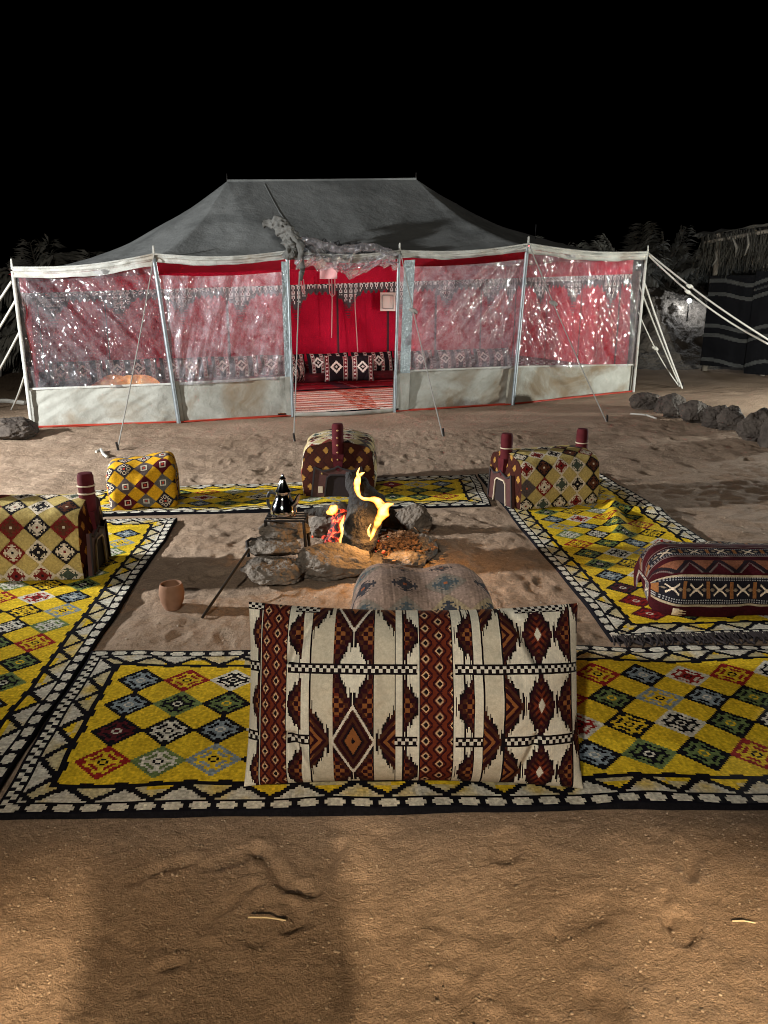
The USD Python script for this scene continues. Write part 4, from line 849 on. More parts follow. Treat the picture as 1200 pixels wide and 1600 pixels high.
def sadu_cols(nu, nv):
    """Dark red weave: border band with crosses, zigzag row, checked band with crosses."""
    c = np.zeros((nu, nv, 3)); c[:] = (0.036, 0.005, 0.007); I, J = np.meshgrid(np.arange(nu), np.arange(nv), indexing="ij")
    BE, WX, DB = (0.34, 0.27, 0.17), (0.62, 0.50, 0.36), (0.012, 0.011, 0.014)
    v = J / nv
    def band(j0, j1, per_, frame=True, dim=1.0):
        k = (J >= j0) & (J < j1); c[k] = DB; c[k & ((I + J) % 2 == 0) & (I % 2 == 0)] = np.array((0.30, 0.29, 0.28)) * dim
        mid = (j0 + j1) / 2; x = (I % per_) - per_ / 2; core = k & (np.abs(J - mid) < (j1 - j0) * 0.30); c[core & (np.abs(x) < per_ * .42)] = DB
        c[core & (np.abs(np.abs(x) - np.abs(J - mid) * 1.15) < 1.2) & (np.abs(x) < per_ * 0.30)] = np.array(WX) * dim
        c[core & (np.abs(np.abs(x) - 6.5) + np.abs(J - mid) * 1.1 < 2.2)] = np.array((0.20, 0.15, 0.10)) * dim; c[core & (np.abs(x) > per_ * .44)] = np.array((0.22, 0.09, 0.03)) * dim
    f = lambda q: int(q * nv)
    band(f(.085), f(.235), 20); c[(J >= f(.072)) & (J < f(.085))] = BE; c[(J >= f(.235)) & (J < f(.248))] = BE
    k = (J >= f(.255)) & (J < f(.345)); z = (J - f(.255)); H_ = f(.345) - f(.255); tri = np.abs((I % 26) - 13) / 13 * H_
    c[k & (z > tri)] = (0.17, 0.065, 0.035); c[k & (np.abs(z - tri) < 2.4)] = (0.015, 0.01, 0.012); c[k & (np.abs(z - tri + 4) < 0.9)] = (0.12, 0.09, 0.08)
    band(f(.40), f(.475), 24, dim=0.7); c[(J == f(.39))] = (0.16, 0.13, 0.11); c[(J == f(.485))] = (0.16, 0.13, 0.11)
    band(f(.60), f(.68), 24, dim=0.7); c[(J == f(.59))] = (0.16, 0.13, 0.11); c[(J == f(.69))] = (0.16, 0.13, 0.11)
    for j0 in (0.03, 0.94):
        for i0 in (12, int(nu * 0.72)): c[(np.abs(J - j0 * nv) < 4) & (I > i0) & (I < i0 + 12 - (J % 3) * 3)] = WX
    r_ = np.random.default_rng(9); return c * (0.85 + 0.3 * r_.random((nu, nv, 1)))
t = thing("pouf", "low dark red pouf with woven crosses at the frame's right edge", "pouf", (1.735, 3.63, 0.02), -2)
V, nu, nv = rounded_box(0.84, 0.46, 0.255, 0.118, 0, 0.0055, 0.0, 0.0, 14, 0.03)
sheet("cover", V, sadu_cols(nu, nv), "tapestry", t, flip=True)
def cap_sadu(n, m):
    c = np.zeros((n, m, 3)); c[:] = (0.040, 0.006, 0.008); I, J = np.meshgrid(np.arange(n), np.arange(m), indexing="ij"); k = (J > 5) & (J < 14); c[k] = (0.015, 0.013, 0.016)
    c[k & ((I + J) % 2 == 0)] = (0.2, 0.19, 0.19); x = (I % 22) - 11; c[k & (np.abs(np.abs(x) - np.abs(J - 9.5) * 1.2) < 1.2)] = (0.5, 0.42, 0.32); c[(J == 5) | (J == 14)] = (0.2, 0.16, 0.13); return c
end_caps(t, V, cap_sadu, "tapestry")

# ------------------------------------------------------------------ the large cream cushion in front
CR, CR2, DK, RU, BW, OR, MA = (0.66, 0.61, 0.48), (0.57, 0.51, 0.38), (0.009, 0.006, 0.007), (0.135, 0.025, 0.011), (0.060, 0.020, 0.010), (0.235, 0.085, 0.026), (0.026, 0.006, 0.008)
def front_cushion_cols(nu, nv):
    I, J = np.meshgrid(np.arange(nu), np.arange(nv), indexing="ij"); u, v = (I + 0.5) / nu, 1 - (J + 0.5) / nv       # v from the top
    asp = nu / nv; c = np.zeros((nu, nv, 3)); c[:] = CR
    r_ = np.random.default_rng(1); c *= (0.93 + 0.14 * r_.random((nu, 1, 1)))
    for a, b in ((.205, .270), (.385, .445), (.690, .745)): k = (u > a) & (u < b); c[k] = np.array(CR2) * 0.98
    for x in (.045, .205, .272, .384, .446, .468, .640, .664, .692, .750, .965): c[np.abs(u - x) < 0.0022] = DK
    # woven diamonds with a fringe of threads above and below
    def dia(cx, cy, hw, hh, kind, clip=(0, 1)):
        dx = (u - cx); t_ = 1 - np.abs(dx) / hw; col = np.floor(np.abs(dx) * nu / 3.0); spike = np.where(col % 2 == 0, 0.030, 0.0) + 0.018 * ((col * 7) % 3 == 0)
        edge = np.floor(t_ * 9) / 9 * hh; inn = (t_ > 0) & (u > clip[0]) & (u < clip[1])
        fr_ = inn & (np.abs(v - cy) < edge + spike) & (np.abs(dx) > hw * 0.08); c[fr_] = DK
        k = inn & (np.abs(v - cy) < edge); c[k] = MA
        ring = np.abs(dx) / hw + np.abs(v - cy) / hh
        ck = (np.floor(u * nu / 5) + np.floor(v * nv / 5)) % 2 == 0
        if kind == "check": kk = k & ck & (ring < 0.85); c[kk] = BW; c[k & ck & (ring < 0.55)] = OR; c[k & ck & (ring < 0.55) & (np.abs(v - cy) > hh * .25)] = RU
        elif kind == "red": c[k & (ring < 0.80)] = BW; c[k & (ring < 0.6)] = RU; ray_ = (np.floor((np.abs(dx) * nu - np.abs(v - cy) * nv) / 4) % 2 == 0); c[k & ray_ & (ring < 0.95) & (ring > 0.3)] = MA; c[k & (ring < 0.22)] = CR
        elif kind == "big":
            c[k] = MA; c[k & (np.floor(ring * 7) % 2 == 0)] = BW; c[k & (ring < 0.5)] = DK; c[k & (ring < 0.40)] = OR; c[k & (ring < 0.10)] = DK
            c[inn & (ring > 0.93) & (ring < 1.06)] = (0.62, 0.55, 0.44)
        elif kind == "stripe": st = np.floor((np.abs(dx) * nu * 1.1 + np.abs(v - cy) * nv) / 5) % 2 == 0; c[k & st] = BW; c[k & st & (ring < 0.6)] = OR
    rows = (.165, .53, .895)
    for cy in rows:
        dia(.045, cy, .028, .15, "check", (.010, .045)); dia(.178, cy, .046, .150, "check", (.13, .178))
        dia(.272, cy, .062, .200, "check", (.272, .336)); dia(.384, cy, .062, .200, "check", (.320, .384))
        dia(.470, cy, .046, .150, "check", (.470, .53)); dia(.662, cy, .048, .150, "check", (.61, .662))
        dia(.752, cy, .060, .175, "stripe", (.752, .83)); dia(.860, cy, .050, .180, "red"); dia(.963, cy, .056, .170, "check", (.90, .963))
    for cy in (-.02, .715): dia(.206, cy, .062, .185, "stripe", (.206, .28)); dia(.448, cy, .058, .185, "stripe", (.38, .448)); dia(.692, cy, .056, .185, "stripe", (.692, .76)); dia(1.0, cy, .032, .18, "red")
    dia(.328, .715, .060, .185, "big"); dia(.328, -.04, .060, .185, "big")
    # checked bands
    for cy, spans in ((.345, ((0, .045), (.138, .508), (.612, 1.0))), (.712, ((0, .045), (.138, .203), (.446, .508), (.612, .690), (.752, .965))), (.015, ((0, .06), (.15, .22), (.80, .95)))):
        for a, b in spans:
            k = (np.abs(v - cy) < 0.026) & (u > a) & (u < b); c[k] = DK
            kk = k & (np.abs(v - cy) < 0.018) & ((np.floor(u * nu / 4) + np.floor((v - cy + 1) * nv / 3.4)) % 2 == 0); c[kk] = (0.64, 0.60, 0.50)
    # rust bands of small diamonds
    for a, b in ((.050, .135), (.512, .608)):
        k = (u > a) & (u < b); px_ = ((u - a) / (b - a) * 2.5) % 1 - 0.5; py_ = (v * 14.0) % 1 - 0.5
        par = np.floor((u - a) / (b - a) * 2.5) % 2; py2 = ((v * 12.0 + 0.5 * par) % 1) - 0.5; r2 = np.abs(px_) + np.abs(py2)
        c[k] = RU; c[k & (np.abs(np.abs(px_) + np.abs(py2) - 0.5) < 0.09)] = MA; c[k & (r2 < 0.30)] = (0.55, 0.36, 0.20); c[k & (r2 < 0.18)] = DK
        c[k & ((np.abs(u - a) < 0.003) | (np.abs(u - b) < 0.003))] = DK
    return np.clip(c * (0.92 + 0.16 * r_.random((nu, nv, 1))), 0.004, 0.75)
cushion("floor_cushion", (0.09, 2.065, 0.030), -0.6, 0.40, 1.05, 0.570, 0.37, front_cushion_cols, 380, 204, "cotton_print",
        "large cream cushion with brown woven diamonds and rust bands in the foreground", "cushion", seed=5, puff=1.2)

# ------------------------------------------------------------------ the fire
def stone(name, seed, px, size, rz, label, z=0.0, y=None, cuts=6, mt="rock_grey", cat_="stone", group="stones round the fire"):
    m = rock(seed, size, cuts, 5, 0.20); v_ = m.vertices; v_ = v_ + m.vertex_normals * ((np.abs(fbm(v_ * 16 + seed, 4, seed) - 0.5) - 0.1) * 0.10 * np.mean(size))[:, None]; m = trimesh.Trimesh(v_, m.faces, process=False); m.apply_transform(ROT(math.radians(rz), (0, 0, 1)))
    p = px if len(px) == 2 else px
    m.apply_translation((p[0], p[1], z))
    return obj(name, m, mt, None, smooth=24, label=label, cat=cat_, group=group)
stone("hearth_stone", 1, (-0.60, 3.93), (0.36, 0.30, 0.15), 10, "lowest stone of the stack under the coffee pot", -0.02)
stone("hearth_stone", 2, (-0.575, 4.03), (0.31, 0.27, 0.12), -6, "middle stone of the stack under the coffee pot", 0.10)
stone("hearth_stone", 3, (-0.56, 4.16), (0.30, 0.26, 0.09), 4, "topmost stone of the stack under the coffee pot", 0.185)
stone("hearth_stone", 14, (-0.245, 4.03), (0.44, 0.25, 0.19), 6, "broad pointed stone lying at the foot of the burning stump", -0.02, cuts=7)
stone("hearth_stone", 5, (0.12, 4.10), (0.25, 0.19, 0.125), -8, "flat topped block at the fire's right front corner", -0.015, cuts=9)
stone("hearth_stone", 6, (-0.34, 4.78), (0.34, 0.22, 0.24), 5, "large brown stone behind the coffee pot", -0.02)
stone("hearth_stone", 7, (0.19, 4.80), (0.24, 0.16, 0.22), 12, "upright slab at the fire's right rear corner", -0.02, cuts=8)
stone("hearth_stone", 8, (0.25, 4.42), (0.14, 0.34, 0.13), -6, "long low stone along the fire's right side", -0.02)
stone("hearth_stone", 9, (-0.02, 4.90), (0.30, 0.18, 0.17), 2, "stone at the back of the fire behind the stump", -0.02)
# ash bed, embers, chips
am = trimesh.creation.icosphere(4, 1.0); av = am.vertices * [0.34, 0.40, 0.06]; av[:, 2] += (fbm(av * 9, 3, 2) - 0.5) * 0.04; am = trimesh.Trimesh(av, am.faces).apply_translation((-0.04, 4.45, 0.01))
plain("ash", (0.03, 0.026, 0.022), (0.14, 0.12, 0.10), scale=20, rough=0.95, bump=0.8, bscale=50, bdist=0.02)
obj("ash_bed", am, "ash", None, label="grey ash under the fire between the stones", cat="ash", kind="stuff")
er = np.random.default_rng(3); em, ch = [], []
for k in range(150):
    x, y = -0.17 + er.normal() * 0.085, 4.38 + er.normal() * 0.09; s = er.uniform(0.010, 0.026)
    m = rock(200 + k % 9, (s, s * er.uniform(0.7, 1.4), s * 0.8), 4, 1, 0.2); m.apply_transform(ROT(er.uniform(0, 6), er.normal(size=3))); m.apply_translation((x, y, 0.075 + er.uniform(-.015, .02))); em.append(m)
obj("embers", cat(em), "ember", None, smooth=False, label="red glowing embers left of the burning stump", cat="embers", kind="stuff")
for k in range(420):
    x, y = 0.10 + er.normal() * 0.085, 4.40 + er.normal() * 0.11
    m = box(er.uniform(0.018, 0.045), er.uniform(0.008, 0.018), 0.004); m.apply_transform(ROT(er.uniform(-.6, .6), (1, 0, 0)) @ ROT(er.uniform(-.5, .5), (0, 1, 0))); m.apply_transform(ROT(er.uniform(0, 6.3), (0, 0, 1))); m.apply_translation((x, y, 0.07 + 0.04 * math.exp(-((x - .1) ** 2 + (y - 4.42) ** 2) / .012) + er.uniform(-.008, .012))); ch.append(m)
obj("wood_chips", cat(ch), "woodchip", None, smooth=False, label="brown wood chips and bark right of the burning stump", cat="wood chips", kind="stuff")
# stump
def bumpy(m, amp, sc, seed):
    v = m.vertices; n_ = m.vertex_normals; return trimesh.Trimesh(v + n_ * ((fbm(v * sc + seed, 4, seed) - 0.5) * amp)[:, None], m.faces, process=False)
def limb(pts, rad, sides=26, n=40, seed=0, amp=0.05, sc=14):
    pts = np.array(pts, float); t_ = np.linspace(0, len(pts) - 1, n); p = np.stack([np.interp(t_, np.arange(len(pts)), pts[:, k]) for k in range(3)], 1)
    return bumpy(tube(p, np.interp(t_, np.arange(len(pts)), rad), sides), amp, sc, seed)
st = thing("burning_stump", "thick charred stump leaning upright in the middle of the fire", "stump")
p = lambda px, py, y: at_y(px, py, y)
obj("trunk", limb([p(556, 880, 4.20), p(560, 850, 4.24), p(566, 820, 4.28), p(572, 795, 4.32)], [0.095, 0.10, 0.105, 0.11], seed=2, amp=0.045), "bark", st)
obj("charred_top", limb([p(574, 805, 4.33), p(572, 788, 4.34), p(562, 768, 4.36), p(554, 750, 4.38), p(552, 738, 4.39)], [0.112, 0.115, 0.075, 0.055, 0.034], seed=4, amp=0.05), "char", st)
obj("charred_branch", limb([p(578, 808, 4.31), p(592, 795, 4.30), p(603, 787, 4.30)], [0.07, 0.055, 0.03], seed=6, amp=0.03), "char", st)
lg = thing("burning_log", "short glowing log with fiery end lying left of the stump", "log")
obj("bark_end", limb([p(476, 801, 4.62), p(500, 800, 4.60), p(518, 798, 4.58)], [0.02, 0.03, 0.035], seed=8, amp=0.02), "bark", lg)
obj("glowing_face", limb([p(536, 798, 4.55), p(530, 818, 4.52), p(527, 840, 4.50), p(520, 852, 4.46)], [0.035, 0.055, 0.06, 0.05], seed=9, amp=0.06, sc=20), "ember", lg)
def flame(pts, rad, seed, wave=0.02):
    pts = np.array(pts); n = 50; t_ = np.linspace(0, len(pts) - 1, n); c = np.stack([np.interp(t_, np.arange(len(pts)), pts[:, k]) for k in range(3)], 1)
    k_ = np.ones(7) / 7; cs = np.stack([np.convolve(np.pad(c[:, k], 3, "edge"), k_, "valid") for k in range(3)], 1)
    m = tube(cs, np.maximum(np.interp(t_, np.arange(len(pts)), rad), 0.002), 14); v = m.vertices
    cc = cs[np.clip(np.arange(len(v)) // 14, 0, n - 1)]; d = v - cc; d[:, 1] *= 0.6
    return trimesh.Trimesh(cc + d * (1 + 1.1 * (fbm(v * 22 + seed, 3, seed) - 0.5))[:, None], m.faces, process=False)
fl = thing("flame", "yellow flames curling up the right side of the stump", "flame")
for pts_, rad_, sd_ in (
    ([(578, 846, 4.17), (583, 832, 4.16), (590, 816, 4.15), (598, 800, 4.14), (604, 790, 4.14), (616, 787, 4.15)], [0.004, 0.012, 0.022, 0.032, 0.020, 0.003], 1),
    ([(600, 806, 4.15), (598, 792, 4.15), (590, 781, 4.16), (577, 779, 4.17), (566, 780, 4.18), (559, 772, 4.18), (557, 756, 4.19), (559, 744, 4.20), (571, 737, 4.21)], [0.018, 0.030, 0.024, 0.013, 0.011, 0.013, 0.016, 0.013, 0.003], 2),
    ([(562, 776, 4.18), (556, 762, 4.19), (562, 750, 4.19), (558, 740, 4.20), (562, 730, 4.20)], [0.008, 0.015, 0.012, 0.007, 0.002], 11),
    ([(572, 850, 4.19), (577, 838, 4.18), (575, 828, 4.18), (580, 818, 4.18)], [0.006, 0.010, 0.008, 0.002], 19),
    ([(530, 852, 4.40), (536, 836, 4.40), (534, 820, 4.41), (538, 804, 4.41)], [0.005, 0.016, 0.014, 0.002], 14)):
    obj("tongue", flame([p(*q) for q in pts_], rad_, sd_), "flame", fl)
FL = UsdLux.SphereLight.Define(stage, "/World/flame_light"); FL.AddTranslateOp().Set(Gf.Vec3d(*p(600, 796, 4.13)))
FL.CreateRadiusAttr(0.022); FL.CreateNormalizeAttr(True); FL.CreateIntensityAttr(9.0); FL.CreateColorAttr(Gf.Vec3f(1.0, 0.50, 0.16))      # what the flames throw on the stones
fl2 = thing("flame", "small yellow flame on the end of the short log", "flame")
obj("tongue", flame([p(510, 802, 4.52), p(517, 799, 4.52), p(523, 794, 4.52), p(526, 789, 4.52)], [0.008, 0.024, 0.026, 0.006], 5), "flame", fl2)
# coffee pot on an iron stand
def pot_at(x, y, z):
    t = thing("coffee_pot", "shiny metal coffee pot with pointed lid on the stone stack", "coffee pot", (x, y, z), -20, None, (1.12, 1.12, 1.12))
    obj("body", lathe([(0, 0), (0.062, 0.002), (0.068, 0.014), (0.066, 0.035), (0.056, 0.062), (0.044, 0.085), (0.036, 0.105), (0.036, 0.118), (0, 0.118)], 36), "chrome", t)
    ld = obj("lid", lathe([(0, 0.117), (0.039, 0.118), (0.040, 0.126), (0.030, 0.142), (0.019, 0.168), (0.013, 0.186), (0.018, 0.190), (0.010, 0.198), (0.006, 0.212), (0, 0.214)], 30), "chrome", t)
    obj("handle", limb([(-0.040, 0, 0.11), (-0.075, 0, 0.115), (-0.090, 0, 0.085), (-0.085, 0, 0.045), (-0.062, 0, 0.022)], [0.008, 0.009, 0.009, 0.008, 0.006], 12, 24, amp=0), "black_plastic", t)
    obj("spout", limb([(0.045, 0, 0.05), (0.070, 0, 0.075), (0.082, 0, 0.105), (0.092, 0, 0.118)], [0.018, 0.013, 0.009, 0.006], 14, 20, amp=0), "chrome", t)
pot_at(-0.565, 4.18, 0.300)
tr = thing("iron_stand", "blackened iron grate on legs carrying the coffee pot", "stand", (-0.55, 4.17, 0))
obj("grate", cat([box(0.23, 0.010, 0.008, (0, k, 0.292)) for k in (-0.075, -0.025, 0.025, 0.075)] + [box(0.010, 0.17, 0.008, (k, 0, 0.288)) for k in (-0.11, 0.11)]), "iron", tr, smooth=False)
for sx, sy in ((-.105, -.075), (.105, -.075), (-.105, .075), (.105, .075)): obj("leg", tube([(sx, sy, 0.288), (sx * 1.15, sy * 1.15, 0.0)], 0.009, 8), "iron", tr)
bar = thing("fire_bar", "short bent iron bar hooked over the left of the coffee pot's stand", "iron bar")
obj("rod", tube([p(388, 870, 3.98), p(386, 846, 4.02), p(392, 842, 4.05), p(440, 850, 4.02), p(462, 856, 4.00)], 0.010, 8), "iron", bar)
pk = thing("poker", "thin dark poker leaning on the stone stack left of the fire", "poker")
obj("rod", tube([gp(316, 965, 0.01), p(389, 858, 3.96)], 0.007, 8), "iron", pk)
cp = thing("clay_cup", "small brown clay cup standing on the sand left of the fire", "cup", (*gp(270, 950)[:2], -0.004))
obj("body", lathe([(0, 0), (0.034, 0.0), (0.042, 0.008), (0.056, 0.045), (0.062, 0.082), (0.058, 0.118), (0.052, 0.135), (0.047, 0.134), (0.052, 0.115), (0.054, 0.085), (0.045, 0.05), (0, 0.045)], 32), "clay", cp)

# ------------------------------------------------------------------ stones, straw and ropes on the sand
RK = [((1003, 640), (0.62, 0.45, 0.34), "flat dark stone nearest the tent's right corner"), ((1035, 645), (0.55, 0.5, 0.38), "rounded dark stone second from the tent's right corner"), ((1050, 655), (0.34, 0.5, 0.42), "pale leaning slab among the dark stones by the tent"),
      ((1078, 662), (0.52, 0.45, 0.40), "broad dark stone right of the leaning slab"), ((1110, 668), (0.46, 0.45, 0.38), "dark stone with a blunt top midway along the row"), ((1140, 675), (0.46, 0.42, 0.42), "pointed dark stone midway along the row"),
      ((1170, 690), (0.48, 0.45, 0.50), "tall dark stone near the frame's right edge"), ((1205, 700), (0.45, 0.42, 0.46), "dark stone cut by the frame's right edge")]
for k, (q, s, lb) in enumerate(RK):
    g_ = gp(*q); stone("boulder", 30 + k, (g_[0] + 0.1, g_[1] + 0.10), tuple(0.84 * q_ for q_ in s), 20 + 37 * k, lb, -0.06, mt="rock_dark", cat_="boulder", group="dark boulders in a row right of the tent", cuts=7)
for k, (q, s, lb) in enumerate((((-2, 690), (0.62, 0.5, 0.30), "dark rounded rock at the frame's left edge near the tent"),)):
    g_ = gp(*q); stone("boulder", 45 + k, (g_[0], g_[1] + 0.2), s, 20, lb, -0.06, mt="rock_dark", cat_="boulder", group=None)
for k, (a, b, lb) in enumerate((((388, 1436), (447, 1441), "pale straw lying on the shadowed sand in the foreground"), ((1144, 1440), (1180, 1443), "short pale straw on the sand at lower right"))):
    pa, pb_ = gp(*a), gp(*b); zz = max(ground_z(pa[0], pa[1]), ground_z(pb_[0], pb_[1])) + 0.004
    obj("straw", tube([(pa[0], pa[1], zz), ((pa[0] + pb_[0]) / 2, (pa[1] + pb_[1]) / 2 + .002, zz + 0.002), (pb_[0], pb_[1], zz)], 0.0019, 6), "straw", None, label=lb, cat="straw")
def ground_rope(pts, rad, label):
    q = [gp(*a) for a in pts]; obj("loose_rope", tube([(x, y, ground_z(x, y) + rad) for x, y, _ in q], rad, 6), "cord", None, label=label, cat="rope")
ground_rope([(150, 708), (158, 706), (162, 714), (168, 716)], 0.014, "short bent piece of rope on the sand beside the front peg")
ground_rope([(-20, 630), (10, 631), (40, 633)], 0.03, "pale rope end on the sand left of the tent")
ground_rope([(985, 648), (1010, 650), (1025, 655)], 0.012, "loose white rope end lying before the boulders")

# ------------------------------------------------------------------ dry palms behind the tent
def frond(length, droop, az, lift, r_, leaf=0.36, nleaf=34):
    t_ = np.linspace(0, 1, 12); u = t_ * length
    hx = u * math.cos(lift) ; z = u * math.sin(lift) - droop * (t_ ** 2.2) * length
    sp = np.stack([hx * math.cos(az), hx * math.sin(az), z], 1); side = np.array([-math.sin(az), math.cos(az), 0])
    stem = tube(sp, np.linspace(0.022, 0.006, 12), 4, cap=False)
    V, Fc = [], []
    for k in range(nleaf):
        s = 0.18 + 0.80 * k / (nleaf - 1); b = np.array([np.interp(s, t_, sp[:, c]) for c in range(3)]); d = np.array([np.interp(min(s + .05, 1), t_, sp[:, c]) for c in range(3)]) - b; d /= np.linalg.norm(d) + 1e-9
        ll = leaf * length * (0.35 + 0.65 * math.sin(math.pi * (0.15 + 0.8 * s))) * r_.uniform(0.8, 1.15)
        for sg in (-1, 1):
            dr = side * sg * r_.uniform(0.5, 0.8) + d * 0.75 + np.array([0, 0, r_.uniform(-0.75, 0.0)]); dr /= np.linalg.norm(dr)
            mid = b + dr * ll * 0.5; tip = b + dr * ll + np.array([0, 0, -0.22 * ll]); w = np.cross(dr, [0, 0, 1.0]); w = w / (np.linalg.norm(w) + 1e-9) * 0.026 + np.array([0, 0, 0.012])
            n0 = len(V); V += [b, mid + w, mid - w, tip]; Fc += [[n0, n0 + 1, n0 + 2], [n0 + 1, n0 + 3, n0 + 2]]
    return stem, trimesh.Trimesh(V, Fc, process=False)
def palm(seed, label, group, loc, height):
    r_ = np.random.default_rng(seed); t = thing("dry_palm", label, "palm", loc, 0, group)
    st_, lf = [], []
    for k in range(34):
        a, b = frond(r_.uniform(0.75, 1.15) * height * 0.62, r_.uniform(0.1, 0.7), r_.uniform(0, 6.3), r_.uniform(0.55, 1.45) if k < 22 else r_.uniform(-0.5, 0.5), r_)
        a.apply_translation((0, 0, height * 0.42)); b.apply_translation((0, 0, height * 0.42)); st_.append(a); lf.append(b)
    obj("trunk", limb([(0, 0, -0.1), (0.03, 0, height * 0.25), (0, 0.02, height * 0.45)], [0.16, 0.13, 0.12], 12, 16, seed, 0.05, 9), "palm_stem", t)
    obj("crown", cat(lf), "palm_dry", t, smooth=False); obj("frond_stem", cat(st_), "palm_stem", t)
    return t
LR, GR = "dry grey palm in the row behind the tent's right end", "dry palms behind the tent's right end"
LL_, GL = "dim dry palm in the row behind the tent's left end", "dry palms behind the tent's left end"
ORD = ["first", "second", "third", "fourth", "fifth", "sixth", "seventh", "eighth", "ninth", "tenth", "eleventh", "twelfth"]
protos_r = [palm(k, f"{ORD[k]} dry grey palm from the left in the rear row right of the tent", GR, (3.6 + 1.25 * k, 20.4 + 0.5 * (k % 2), 0.75), 2.35) for k in range(4)]
pr = np.random.default_rng(15)
for k, x in enumerate(np.arange(4.3, 12, 0.85)):
    s = pr.uniform(0.80, 1.06); copy(protos_r[k % 4], f"{ORD[k]} dry grey palm from the left, in the front row behind the tent's right end", (x, 19.6 + pr.uniform(0, 2.6), 0.75), pr.uniform(0, 360), GR, (s, s, s))
for k, x in enumerate(np.arange(-10.5, -3.0, 0.95)):
    s = pr.uniform(0.95, 1.3); copy(protos_r[(k + 1) % 4], f"{ORD[k]} dim dry palm from the left, behind the tent's left end", (x, 15.6 + pr.uniform(0, 2.4), 0.0), pr.uniform(0, 360), GL, (s, s, s))

# ------------------------------------------------------------------ thatched shelter at the right
sh = thing("thatched_shelter", "dark palm thatched shelter hung with black striped cloth, right of the tent", "shelter")
S0, S1 = gp(1098, 580), gp(1235, 590); sd = (S1 - S0) / np.linalg.norm(S1 - S0); sn = np.array([sd[1], -sd[0], 0])
def sp_(a, d, z): q = S0 + sd * a - sn * d; return np.array([q[0], q[1], z])
for a in (0.0, 1.15, 2.4):
    obj("post", limb([sp_(a, 0.06, -0.1), sp_(a, 0.06, 2.65)], [0.06, 0.05], 10, 14, 3, 0.02, 6), "timber", sh)
    obj("post", limb([sp_(a, 2.4, -0.1), sp_(a, 2.4, 2.5)], [0.06, 0.05], 10, 14, 5, 0.02, 6), "timber", sh)
obj("beam", limb([sp_(-0.25, 0, 2.48), sp_(1.2, 0, 2.66), sp_(2.9, 0, 2.78)], [0.035, 0.04, 0.04], 10, 20, 7, 0.015, 5), "timber", sh)
obj("beam", limb([sp_(-0.2, 2.4, 2.45), sp_(2.9, 2.4, 2.6)], [0.04, 0.04], 10, 20, 8, 0.015, 5), "timber", sh)
BK, GS = (0.006, 0.006, 0.007), (0.05, 0.05, 0.048)
for i, (a0, a1, z0, z1) in enumerate(((-0.05, 0.88, 0.12, 1.85), (0.84, 2.5, 0.02, 1.92))):
    nu, nv = int((a1 - a0) / 0.02), 95
    A, T = np.meshgrid(np.linspace(a0, a1, nu + 1), np.linspace(0, 1, nv + 1), indexing="ij")
    V = S0 + sd * A[..., None] + sn * (0.03 + 0.02 * i + 0.05 * (fbm(np.stack([A * 3, T * 1.2, 0 * A], -1), 3, 30 + i) - 0.5))[..., None]; V = np.array(V); V[..., 2] = z0 + (z1 - z0) * T
    I, J = np.meshgrid(np.arange(nu), np.arange(nv), indexing="ij"); z = z0 + (z1 - z0) * (J + 0.5) / nv
    x = a0 + (a1 - a0) * I / nu; wob = (-0.10 * (x - 0.4) if i == 0 else 0.10 * np.clip(x - 0.84, 0, 0.35) * 2.2 - 0.02) + 0.02 * np.sin(x * 7)
    c = np.zeros((nu, nv, 3)); c[:] = BK
    for zz in (1.72, 1.47, 0.86, 0.68, 0.20): c[np.abs(z - zz - wob) < 0.036] = GS
    for zz in (1.60,) if i else (): c[np.abs(z - zz - wob) < 0.02] = (0.03, 0.03, 0.03)
    c *= 0.85 + 0.3 * np.random.default_rng(i).random((nu, nv, 1))
    sheet("striped_cloth", V, c, "tapestry", sh)
tr_ = np.random.default_rng(8); ths = []
for k in range(900):
    a = tr_.uniform(-0.35, 3.0); b0_ = sp_(a, tr_.uniform(-0.05, 0.25), 2.60 + 0.10 * a / 2.5 + tr_.uniform(-.03, .08)); ln_ = tr_.uniform(0.25, 0.85)
    d = np.array([tr_.normal() * 0.18, tr_.normal() * 0.08 - 0.06, -1.0]); pts_ = [b0_, b0_ + d * ln_ * 0.5 + [0, -0.04, 0], b0_ + d * ln_]
    ths.append(tube(pts_, [0.008, 0.006, 0.003], 3, cap=False))
obj("thatch_fringe", cat(ths), "thatch", sh, smooth=False, kind="stuff")
rp = [sp_(-0.45, -0.25, 2.52), sp_(3.0, -0.25, 2.80), sp_(3.0, 2.7, 2.72), sp_(-0.45, 2.7, 2.55)]
nu = nv = 40; S_, T_ = np.meshgrid(np.linspace(0, 1, 41), np.linspace(0, 1, 41), indexing="ij")
V = (rp[0] * (1 - S_[..., None]) + rp[1] * S_[..., None]) * (1 - T_[..., None]) + (rp[3] * (1 - S_[..., None]) + rp[2] * S_[..., None]) * T_[..., None]
V[..., 2] += 0.10 + (fbm(V * 4, 3, 3) - 0.5) * 0.18
sheet("thatch_roof", V, None, "thatch", sh)
for k, (px, y0_, y1_) in enumerate(((1145, 372, 402), (1168, 365, 400), (1181, 385, 412), (1118, 395, 415))):
    a = at_y(px, y0_, 15.3); b = at_y(px + 4 - 9 * (k % 2), y1_, 15.3); obj("dry_leaf", tube([a, (a + b) / 2 + [0.05, 0, 0], b], [0.012, 0.03, 0.008], 5), "palm_stem", sh)
